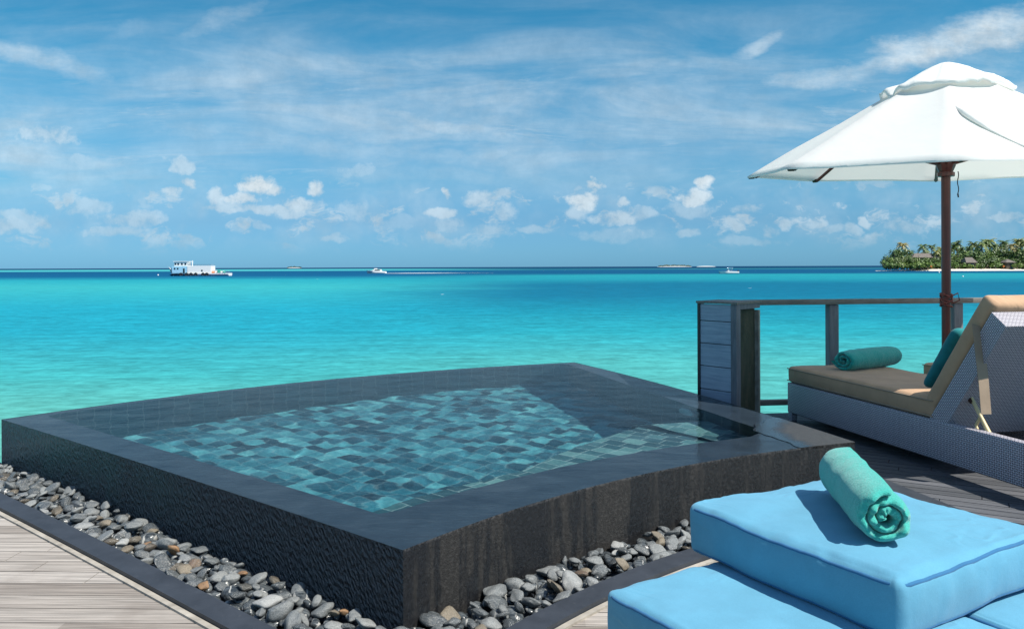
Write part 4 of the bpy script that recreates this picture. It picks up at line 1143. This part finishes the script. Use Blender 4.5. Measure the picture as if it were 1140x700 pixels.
# ribs, struts, hub
hubz = uz(1.80)
for k in range(8):
    bm = bmesh.new(); pts = [cone_pt(t, TH8[k], TH8[(k + 1) % 8], 0, -.040) for t in (.05, .35, .7, .95)]
    tube(bm, pts, .014, 6); rb = obj('rib', bm, M['pole'], umb, 40)
    mid = cone_pt(.52, TH8[k], TH8[(k + 1) % 8], 0, -.055); d = Vector((math.cos(TH8[k]), math.sin(TH8[k]), 0))
    bm = bmesh.new(); tube(bm, [d * .055 + Vector((0, 0, hubz + .02)), mid], .0125, 6); obj('strut', bm, M['pole'], rb, 40)
    bm = bmesh.new(); tube(bm, [cone_pt(.955, TH8[k], TH8[(k + 1) % 8], 0, -.034), cone_pt(.99, TH8[k], TH8[(k + 1) % 8], 0, -.018)], [.016, .010], 8); obj('rib_cap', bm, M['dark_greenish'], rb, 40)
bm = bmesh.new(); lathe(bm, [(.034, hubz - .075), (.056, hubz - .072), (.056, hubz - .045), (.045, hubz - .04), (.062, hubz), (.066, hubz + .03), (.034, hubz + .034)], 10); obj('hub', bm, M['pole'], umb, 30)
bm = bmesh.new(); lathe(bm, [(.05, hubz + .034), (.064, hubz + .036), (.064, hubz + .062), (.05, hubz + .064)], 20); obj('hub_ring', bm, M['steel'], umb, 40)
bm = bmesh.new(); lathe(bm, [(.028, uz(2.30)), (.06, uz(2.30)), (.055, uz(2.38)), (.028, uz(2.40))], 14); obj('top_hub', bm, M['pole'], umb, 30)
bm = bmesh.new(); pts = [Vector((.068 + .004 * math.sin(i * .9), -.03, hubz - .04 - i * .014)) for i in range(12)]; tube(bm, pts, .0035, 6)
tube(bm, [pts[-1], pts[-1] + Vector((.004, 0, -.025))], [.006, .005], 6); obj('pull_cord', bm, M['cord'], umb, 180)
bm = bmesh.new(); rzc = atY(1053, 334, UY).z; pts = []
for i in range(70):
    a = i * .5; pts.append(Vector((math.cos(a) * .038, math.sin(a) * .038, rzc - .045 + .09 * i / 69 + .022 * math.sin(a * .5 + 1))))
tube(bm, pts, .006, 6)
for s in (-1, 1): tube(bm, [Vector((.0 * s, -.038, rzc + .02)), Vector((-.05 * s, -.055, rzc + .05)), Vector((-.065 * s, -.05, rzc + .0)), Vector((-.02 * s, -.045, rzc - .02))], .005, 6)
obj('tied_rope', bm, M['rope'], umb, 180)

# ------------------------------------------------------------------ boats
def hull(bm, L, W, sheer, flare=.75, transom=.8, keel=-.35, nst=14):
    """lofted hull, bow towards -x; sheer(t) is deck height, t 0 bow .. 1 stern"""
    rows = []
    for i in range(nst):
        t = i / (nst - 1); x = -L / 2 + L * t; w = W / 2 * min(1, (t / .38) ** .7 if t < .38 else 1) * (1 if t < .7 else 1 - (1 - transom) * (t - .7) / .3)
        w = max(w, .02); h = sheer(t); xb = x + (L * .07 * (1 - t) ** 3)
        rows.append([bm.verts.new(q) for q in ((x - 0, -w, h), (xb, -w * flare, h * .35), (xb + .02, -w * .45, keel), (xb + .02, w * .45, keel), (xb, w * flare, h * .35), (x, w, h))])
    for p, q in zip(rows, rows[1:]):
        for k in range(5): bm.faces.new((p[k], p[k + 1], q[k + 1], q[k]))
        bm.faces.new((p[5], p[0], q[0], q[5]))
    bm.faces.new(rows[0][::-1]); bm.faces.new(rows[-1])
def bpart(root, name, boxes, m, bev=.03, par=None):
    bm = bmesh.new()
    for c, s in boxes: box(bm, c, s)
    if bev: bevel(bm, bev, 1)
    return obj(name, bm, m, par or root, 30)
# cargo boat
w0 = at(222, 307, SEA); bt = empty('cargo_boat', w0, 'white cargo boat with two storey wheelhouse and upswept bow out on the lagoon', 'boat', rz=R(2))
Lb = 68 / FOC * w0.y; u_ = Lb / 68     # metres per photo pixel
bm = bmesh.new(); hull(bm, Lb, 5.0, lambda t: u_ * (2.9 + 7.4 * max(0, 1 - t / .13) ** 1.5 + .4 * max(0, t - .7)), .98); obj('hull', bm, M['white'], bt, 30)
bm = bmesh.new(); hull(bm, Lb * .985, 5.2, lambda t: u_ * 1.7, 1.0); h_ = obj('waterline_band', bm, M['hullblue'], bt, 30)
X = lambda px: (px - 222) * u_
def H_(y): return (307 - y) * u_
def bb_(x0, x1, y0, y1, w): return (((X(x0) + X(x1)) / 2, 0, (H_(y0) + H_(y1)) / 2), (abs(X(x1) - X(x0)), w, abs(H_(y0) - H_(y1))))
bpart(bt, 'lower_cabin', [bb_(194.5, 211, 304, 296.6, 4.2)], M['paleblue'])
wh = bpart(bt, 'wheelhouse', [bb_(196.5, 210.5, 296.5, 291.6, 3.6)], M['white']); bpart(bt, 'wheelhouse_roof', [bb_(195.5, 213, 291.5, 290.9, 4.0)], M['white'])
for x in (198, 201, 205, 208.8): bpart(bt, 'window', [(((X(x)), -1.80, H_(293.9)), (1.9 * u_, .06, 1.9 * u_))], M['glass'], 0, wh)
for x in (197.5, 200.8): bpart(bt, 'window', [(((X(x)), -2.12, H_(298.9)), (1.7 * u_, .06, 1.7 * u_))], M['glass'], 0)
bpart(bt, 'door', [((X(207.5), -2.12, H_(301.2)), (1.8 * u_, .06, 5 * u_))], M['glass'], 0)
bpart(bt, 'cargo_house', [bb_(211.2, 237, 304, 296, 4.4)], M['white']); bpart(bt, 'mast', [bb_(214.1, 214.7, 296, 290, .25)], M['white'], 0)
bm = bmesh.new()
for y in (-2.1, 2.1):
    tube(bm, [(X(212), y, H_(294.6)), (X(236.5), y, H_(294.6))], .05, 5)
    for k in range(8): xx = X(212 + 24.5 * k / 7); tube(bm, [(xx, y, H_(296)), (xx, y, H_(294.6))], .04, 5)
obj('roof_rail', bm, M['steel'], bt)
bm = bmesh.new()
for y in (-2.3, 2.3):
    tube(bm, [(X(238), y, H_(301.4)), (X(253), y, H_(302.2))], .05, 5)
    for k in range(6): xx = X(238 + 15 * k / 5); tube(bm, [(xx, y, H_(304.2)), (xx, y, H_(301.6 + .1 * k))], .04, 5)
obj('deck_rail', bm, M['steel'], bt)
bpart(bt, 'hatch', [((X(227.3), -2.22, H_(301.2)), (1.6 * u_, .06, 1.8 * u_))], M['glass'], 0)
bpart(bt, 'crates', [bb_(240, 243, 303.8, 301, 2.), bb_(246, 248.6, 303.6, 301.6, 1.8)], M['white']); bpart(bt, 'tarpaulin', [bb_(243.4, 245.8, 303.6, 300.7, 3.), bb_(248.9, 250, 303.4, 302, 2.)], M['green_tarp'])
bpart(bt, 'cargo_pile', [bb_(237.4, 239.8, 303.8, 302.4, 3.)], M['orange'])
for i, x in enumerate((205, 211, 216, 221, 229, 233)):
    bm = bmesh.new(); tube(bm, [(X(x) + .42 * math.cos(k * PI / 6), -2.66, 1.6 * u_ + .42 * math.sin(k * PI / 6)) for k in range(12)], .2, 6, closed=True); obj('fender', bm, M['tyre'], bt, 180)
# speedboat
w1 = at(419, 304.4, SEA); sb = empty('speedboat', w1, 'small white speedboat running left ahead of its foaming wake', 'boat', rz=R(3))
L1 = 22 / FOC * w1.y; u1 = L1 / 22
bm = bmesh.new(); hull(bm, L1, 2.6, lambda t: u1 * (3.6 - 1.4 * t), 1.02, .9); obj('hull', bm, M['white'], sb, 30)
bm = bmesh.new(); prism(bm, [Vector((x * u1, -1.31, z * u1)) for x, z in ((-9.5, 2.4), (-4, 2.7), (-4, 2.0), (-8.5, 1.5))], (0, 2.62, 0)); obj('bow_stripe', bm, M['hullblue'], sb)
bm = bmesh.new(); prism(bm, [Vector((x * u1, -1.0, z * u1)) for x, z in ((-6, 2.6), (-2.5, 4.6), (5, 4.6), (6.5, 2.4))], (0, 2.0, 0)); bevel(bm, .08, 2); obj('cabin', bm, M['white'], sb, 30)
bm = bmesh.new(); prism(bm, [Vector((x * u1, -1.03, z * u1)) for x, z in ((-2.2, 3.0), (-1.2, 4.2), (4, 4.2), (4.4, 3.0))], (0, 2.06, 0)); obj('window', bm, M['glass'], sb)
bpart(sb, 'flybridge', [((-.8 * u1, 0, 5.1 * u1), (3.2 * u1, 1.4, 1.0 * u1))], M['white']); bpart(sb, 'outboard', [((10.2 * u1, 0, 1.4 * u1), (1.6 * u1, .9, 1.9 * u1))], M['tyre'])
# wake
bm = bmesh.new(); n0 = 30; a_, b_ = [], []
for i in range(n0):
    x = w1.x + 10 * u1 + (120 * u1) * i / (n0 - 1); k = 1.0 + 2.4 * math.sin(PI * min(1, i / 22)) + .8 * mnoise.noise(Vector((i * .7, 0, 0)))
    k *= max(.15, 1 - i / (n0 + 4)); yc = w1.y + (x - w1.x) * .055
    a_.append(bm.verts.new((x, yc - k * 3.2, SEA + .05))); b_.append(bm.verts.new((x, yc + k * 5.5, SEA + .05)))
for i in range(n0 - 1): bm.faces.new((a_[i], a_[i + 1], b_[i + 1], b_[i]))
tag(obj('boat_wake', bm, M['foam']), 'white foam wake trailing behind the speedboat', 'wake', kind='stuff')
# open motorboat with a small canopy
w2 = at(811, 304.6, SEA); mb = empty('motorboat', w2, 'low white open motorboat with a thin canopy frame, right of centre', 'boat', rz=R(-2))
L2 = 22 / FOC * w2.y; u2 = L2 / 22
bm = bmesh.new(); hull(bm, L2, 2.4, lambda t: u2 * (2.9 - .4 * t), 1.02, .9); obj('hull', bm, M['white'], mb, 30)
for x in (-1.5, 3):
    for y in (-.8, .8): bm = bmesh.new(); tube(bm, [(x * u2, y, 2.4 * u2), ((x + .6) * u2, y, 6.4 * u2)], .05, 6); obj('canopy_post', bm, M['steel'], mb, 180)
bpart(mb, 'canopy_top', [((1.3 * u2, 0, 6.6 * u2), (6.5 * u2, 1.8, .35 * u2))], M['paleblue']); bpart(mb, 'console', [((0, 0, 3.2 * u2), (1.8 * u2, .9, 2.2 * u2))], M['white']); bpart(mb, 'outboard', [((10.6 * u2, 0, 2.6 * u2), (1.5 * u2, .5, 2.6 * u2))], M['tyre'])
# moorings
for px, py, lb in ((176, 306.5, 'small white mooring buoy left of the cargo boat'), (1045.5, 303.6, 'small white mooring buoy left of the umbrella pole off the island'), (1072, 308, 'small white mooring buoy right of the umbrella pole off the island')):
    p = at(px, py, SEA); bm = bmesh.new(); r = p.y / FOC * 1.0; lathe(bm, [(.0, -.4 * r), (.7 * r, -.25 * r), (.85 * r, .3 * r), (.6 * r, .8 * r), (.18 * r, 1.0 * r), (.15 * r, 1.35 * r), (0, 1.35 * r)], 14)
    o = obj('mooring_buoy', bm, M['white'], None, 60); o.location = p; tag(o, lb, 'buoy', 'mooring buoys')

# ------------------------------------------------------------------ islands
IY = 385.
px_m = IY / FOC
def ix(px): return (px - 570) / FOC * IY
bm = bmesh.new(); n0 = 44; fr = []; mid = []; bk_ = []
for i in range(n0):
    px = 982 + (1420 - 982) * i / (n0 - 1); x = ix(px); e = min(1, i / 5); w = 1.5 * math.sin(i * .55) + .8 * math.sin(i * 1.3)
    yf = IY - 10 + (1 - e) * 12 + w
    fr.append(bm.verts.new((x, yf, SEA - .3))); mid.append(bm.verts.new((x + .2, yf + 6, SEA + .75 * e + .1))); bk_.append(bm.verts.new(((x + .4) * (yf + 70 * e + 12) / yf + 4 * (1 - e), yf + 70 * e + 12, SEA + .9 * e)))
for i in range(n0 - 1): bm.faces.new((fr[i], fr[i + 1], mid[i + 1], mid[i])); bm.faces.new((mid[i], mid[i + 1], bk_[i + 1], bk_[i]))
tag(obj('island_beach', bm, M['sand'], smooth=180), 'white sand beach of the palm island', 'beach', kind='structure')

def palm_mesh(seed, dry, H):
    r_ = random.Random(seed); bt_ = bmesh.new(); lean = r_.uniform(-.16, .16); pts = []
    for i in range(7): t = i / 6; pts.append(Vector((lean * H * t * t, r_.uniform(-.1, .1) * t, H * t)))
    tube(bt_, pts, [.26 - .13 * i / 6 for i in range(7)], 7)
    bl_ = bmesh.new(); top = pts[-1]
    for k in range(22):
        a = 2 * PI * k / 22 * 1.618 * 3 + r_.uniform(-.2, .2); el = r_.uniform(-.5, 1.15); ln = r_.uniform(2.9, 4.2)
        d = Vector((math.cos(a), math.sin(a), 0)); c = []
        for i in range(6):
            t = i / 5; c.append(top + d * ln * t * math.cos(el * .7) * (1 - .15 * t) + Vector((0, 0, ln * (math.sin(el) * t - .75 * t * t))))
        sd = Vector((-d.y, d.x, 0))
        for i in range(5):
            w = (.55, .75, .7, .5, .25)[i]; w2 = (.75, .7, .5, .25, .05)[i]
            for s in (-1, 1):
                for q in range(2):
                    a0 = c[i].lerp(c[i + 1], q * .5); a1 = c[i].lerp(c[i + 1], q * .5 + .34); ww = w if q == 0 else (w + w2) / 2
                    bl_.faces.new((bl_.verts.new(a0), bl_.verts.new(a1), bl_.verts.new(a1.lerp(c[i + 1], .5) + sd * s * ww * .8 + Vector((0, 0, -.42 * ww))), bl_.verts.new(a0.lerp(a1, .7) + sd * s * ww + Vector((0, 0, -.5 * ww)))))
    return bt_, bl_
def bush_mesh(seed, rx, h, nl=420):
    r_ = random.Random(seed); bt_ = bmesh.new(); bl_ = bmesh.new()
    for k in range(4): a = r_.uniform(0, 6.28); tube(bt_, [(0, 0, 0), (math.cos(a) * rx * .25, math.sin(a) * rx * .2, h * .4), (math.cos(a) * rx * .5, math.sin(a) * rx * .4, h * .75)], [.16, .1, .04], 5)
    lob = [(r_.uniform(-.65, .65) * rx, r_.uniform(-.5, .5) * rx, h * r_.uniform(.4, .78), r_.uniform(.28, .5)) for _ in range(9)]
    for k in range(nl):
        x, y, z, rr = r_.choice(lob); v = Vector((r_.gauss(0, 1), r_.gauss(0, 1), r_.gauss(0, 1))).normalized() * (r_.random() ** .4)
        p = Vector((x, y, z)) + Vector((v.x * rr * rx, v.y * rr * rx, v.z * rr * h * .75)); p.z = max(.1, p.z)
        s = r_.uniform(.18, .42); n = (v + Vector((r_.uniform(-.6, .6), r_.uniform(-.6, .6), r_.uniform(0, .8)))).normalized(); a = n.orthogonal().normalized(); b = n.cross(a)
        bl_.faces.new([bl_.verts.new(p + a * s * i + b * s * j * .6) for i, j in ((-1, 0), (0, -1), (1, 0), (0, 1))])
    return bt_, bl_
def plant(kind, make, mleaf, leafname, label, cat, group):
    t = empty(kind, (0, -400, SEA - 40), label, cat, group); bt_, bl_ = make
    obj('trunk' if kind != 'island_shrub' else 'stem', bt_, M['trunk'], t, 180); obj(leafname, bl_, mleaf, t)
    return t
palms = [plant('palm_tree', palm_mesh(10 + i, 0, 10), M['frond'], 'crown', 'green coconut palm rising above the shrubs on the island', 'palm tree', 'palms on the island') for i in range(4)]
palmd = [plant('palm_tree', palm_mesh(30 + i, 1, 10), M['frond_dry'], 'crown', 'coconut palm with yellowing fronds on the island', 'palm tree', 'palms on the island') for i in range(2)]
trees = [plant('broadleaf_tree', bush_mesh(50 + i, 3.6, 7, 520), M['bush_dark'] if i < 2 else M['bush'], 'crown', ['dark leafy tree', 'dark leafy tree', 'light green leafy tree'][i] + ' among the island palms', 'tree', 'leafy trees on the island') for i in range(3)]
shrubs = [plant('island_shrub', bush_mesh(70 + i, 2.6, 2.6, 260), M['bush'], 'foliage', 'low bright green shrub along the top of the island beach', 'shrub', 'beach shrubs on the island') for i in range(2)]
used = set()
def put(proto, px, ytop, dy, hgt, lab=None):
    """stand a plant on the island: its top at photo row ytop"""
    Y = IY + dy; x = (px - 570) / FOC * Y; g = SEA + .7; ztop = EYE - (ytop - yh(px)) / FOC * Y; s = max(.15, (ztop - g) / hgt)
    if proto.name in used: o = copy_tree(proto)
    else: o = proto; used.add(proto.name)
    o.location = (x, Y, g); o.rotation_euler = (0, 0, rnd.uniform(0, 6.28)); o.scale = (s, s, s)
    if hgt > 9: o.scale = (max(.75, s), max(.75, s), s)
    if lab: o['label'] = lab; del o['group']
    return o
put(palmd[0], 1004.5, 269.5, 12, 11.0, 'tall yellowing coconut palm standing highest at the left end of the island')
rnd2 = random.Random(5)
for px, y in ((1000, 277), (1009.5, 277.5), (1014.5, 278.5), (996, 283), (1028, 271.5), (1037, 272), (1031, 278), (1046, 274.5), (1026, 281), (1042, 278), (1066, 267.5), (1062, 272), (1071, 275), (1083, 268.5), (1078, 274),
              (1093, 268), (1098, 266.5), (1101.5, 265.5), (1106, 271), (1111, 274), (1116, 267), (1121, 272), (1127, 275), (1134, 265), (1138, 268), (1131, 271), (1143, 267), (1150, 268), (1160, 266), (1172, 270), (1185, 266), (1200, 270), (1089, 276), (1075, 280), (1123, 278), (1104, 279)):
    put(palmd[1] if rnd2.random() < .08 else rnd2.choice(palms), px, y, rnd2.uniform(6, 34), 11.0)
for k in range(62):
    px = 988 + k * 3.1 + rnd2.uniform(-1.5, 1.5); base = 287 - 6 * min(1, max(0, (px - 988) / 14)) - (1.0 if px > 1062 else 0) + rnd2.uniform(-2.5, 3.5)
    if 1012 < px < 1046: base = max(base, 285)
    put(rnd2.choice(trees), px, base, rnd2.uniform(3, 20), 6.2)
for k in range(60):
    px = 986.5 + k * 3.2 + rnd2.uniform(-1.5, 1.5); put(rnd2.choice(trees), px, rnd2.uniform(286.5, 290.5), rnd2.uniform(0, 3), 6.2)
for k in range(60): px = 985.5 + k * 3.4 + rnd2.uniform(-1, 1); put(rnd2.choice(shrubs), px, 293.6 + rnd2.uniform(-2.2, 1.4), rnd2.uniform(-3.5, -.5), 2.4)
# thatched huts
def hut(px, w, ybase, yeave, yridge, dy, label, cone=False):
    Y = IY + dy; m_ = Y / FOC; x = (px - 570) / FOC * Y; g = SEA + .7; z = lambda y: EYE - (y - yh(px)) / FOC * Y
    t = empty('thatched_hut', (x, Y, g), label, 'hut', 'huts on the island'); W2 = w * m_ / 2; D = 3.2
    bm = bmesh.new(); box(bm, (0, 0, (z(yeave) - g) / 2), (W2 * 1.6, D * 1.6, z(yeave) - g)); obj('wall', bm, M['hutwall'], t)
    bm = bmesh.new(); ze, zr = z(yeave) - g - .1, z(yridge) - g; rr = .12 if cone else .62
    a = [bm.verts.new(q) for q in ((-W2, -D, ze), (W2, -D, ze), (W2, D, ze), (-W2, D, ze))]; b = [bm.verts.new(q) for q in ((-W2 * rr, -.1, zr), (W2 * rr, -.1, zr), (W2 * rr, .1, zr), (-W2 * rr, .1, zr))]
    bm.faces.new(a[::-1]); bm.faces.new(b)
    for i in range(4): bm.faces.new((a[i], a[(i + 1) % 4], b[(i + 1) % 4], b[i]))
    obj('roof', bm, M['thatch'], t)
    bm = bmesh.new(); box(bm, (W2 * .2, -D * .8 - .03, (z(yeave) - g) * .45), (W2 * .5, .06, (z(yeave) - g) * .8)); obj('doorway', bm, M['glass'], t)
hut(1028, 31, 292, 286.6, 282, 8, 'long grey thatched roof pavilion above the shrubs left of the umbrella pole')
hut(1078, 13, 296, 292.2, 286.5, -1.5, 'pointed thatched hut just right of the umbrella pole on the island'); hut(1121.5, 12, 296.5, 292.0, 288.6, -2, 'low thatched beach hut near the right edge of the island', True)
for px, lb in ((1028.7, 'orange lifebuoy post on the beach left of the umbrella pole'), (1108, 'orange lifebuoy post on the beach near the right hut')):
    p = Vector((ix(px), IY - 6.5, SEA + 1.0)); t = empty('lifebuoy_post', p, lb, 'lifebuoy', 'lifebuoys on the beach')
    bm = bmesh.new(); tube(bm, [(0, 0, -.4), (0, 0, 1.3)], .06, 6); obj('post', bm, M['trunk'], t)
    bm = bmesh.new(); tube(bm, [(.33 * math.cos(k * PI / 8), -.1, 1.0 + .33 * math.sin(k * PI / 8)) for k in range(16)], .14, 6, closed=True); obj('ring', bm, M['orange'], t, 180)
# far islets on the horizon
def islet(pxa, pxb, Y, hpx, label, wood=True):
    m_ = Y / FOC; xa, xb = (pxa - 570) * m_, (pxb - 570) * m_; bm = bmesh.new(); n = 16; w = (xb - xa)
    fr_, md_, bk2 = [], [], []
    for i in range(n):
        t = i / (n - 1); x = xa + w * t; e = math.sin(PI * t) ** .5
        fr_.append(bm.verts.new((x, Y - .1 * w * e, SEA - 1))); md_.append(bm.verts.new((x, Y, SEA + 1.0 * m_ * e))); bk2.append(bm.verts.new((x, Y + .3 * w * e, SEA - 1)))
    for i in range(n - 1): bm.faces.new((fr_[i], fr_[i + 1], md_[i + 1], md_[i])); bm.faces.new((md_[i], md_[i + 1], bk2[i + 1], bk2[i]))
    tag(obj('distant_islet', bm, M['islet_sand'], smooth=180), label, 'island', kind='structure')
    if not wood: return
    bm = bmesh.new(); r_ = random.Random(int(pxa))
    for k in range(520):
        t = r_.uniform(.06, .96); x = xa + w * t; h = hpx * m_ * (.55 + .45 * mnoise.noise(Vector((t * 9, 1, pxa)))) * math.sin(PI * t) ** .35; z = SEA + .5 * m_ + h * r_.random(); s = m_ * r_.uniform(.35, .7)
        c = Vector((x, Y + r_.uniform(-.02, .08) * w, z)); nn = Vector((r_.uniform(-1, 1), -1, r_.uniform(-.3, 1))).normalized(); a = nn.orthogonal(); a.normalize(); b = nn.cross(a)
        bm.faces.new([bm.verts.new(c + a * s * i + b * s * j) for i, j in ((-1, 0), (0, -.7), (1, 0), (0, .7))])
    tag(obj('distant_wood', bm, M['farwood']), 'dark wooded skyline of ' + label.split(' ', 1)[1] if False else 'far-off dark trees covering a tiny islet on the horizon', 'wood', kind='stuff')
islet(731, 771, 3600, 3.2, 'tiny wooded islet on the horizon left of the motorboat')
islet(775, 797, 4200, .6, 'thin bare sandbank on the horizon right of the wooded islet', False)
islet(319, 336, 5200, 1.9, 'faint low islet on the horizon left of the speedboat')
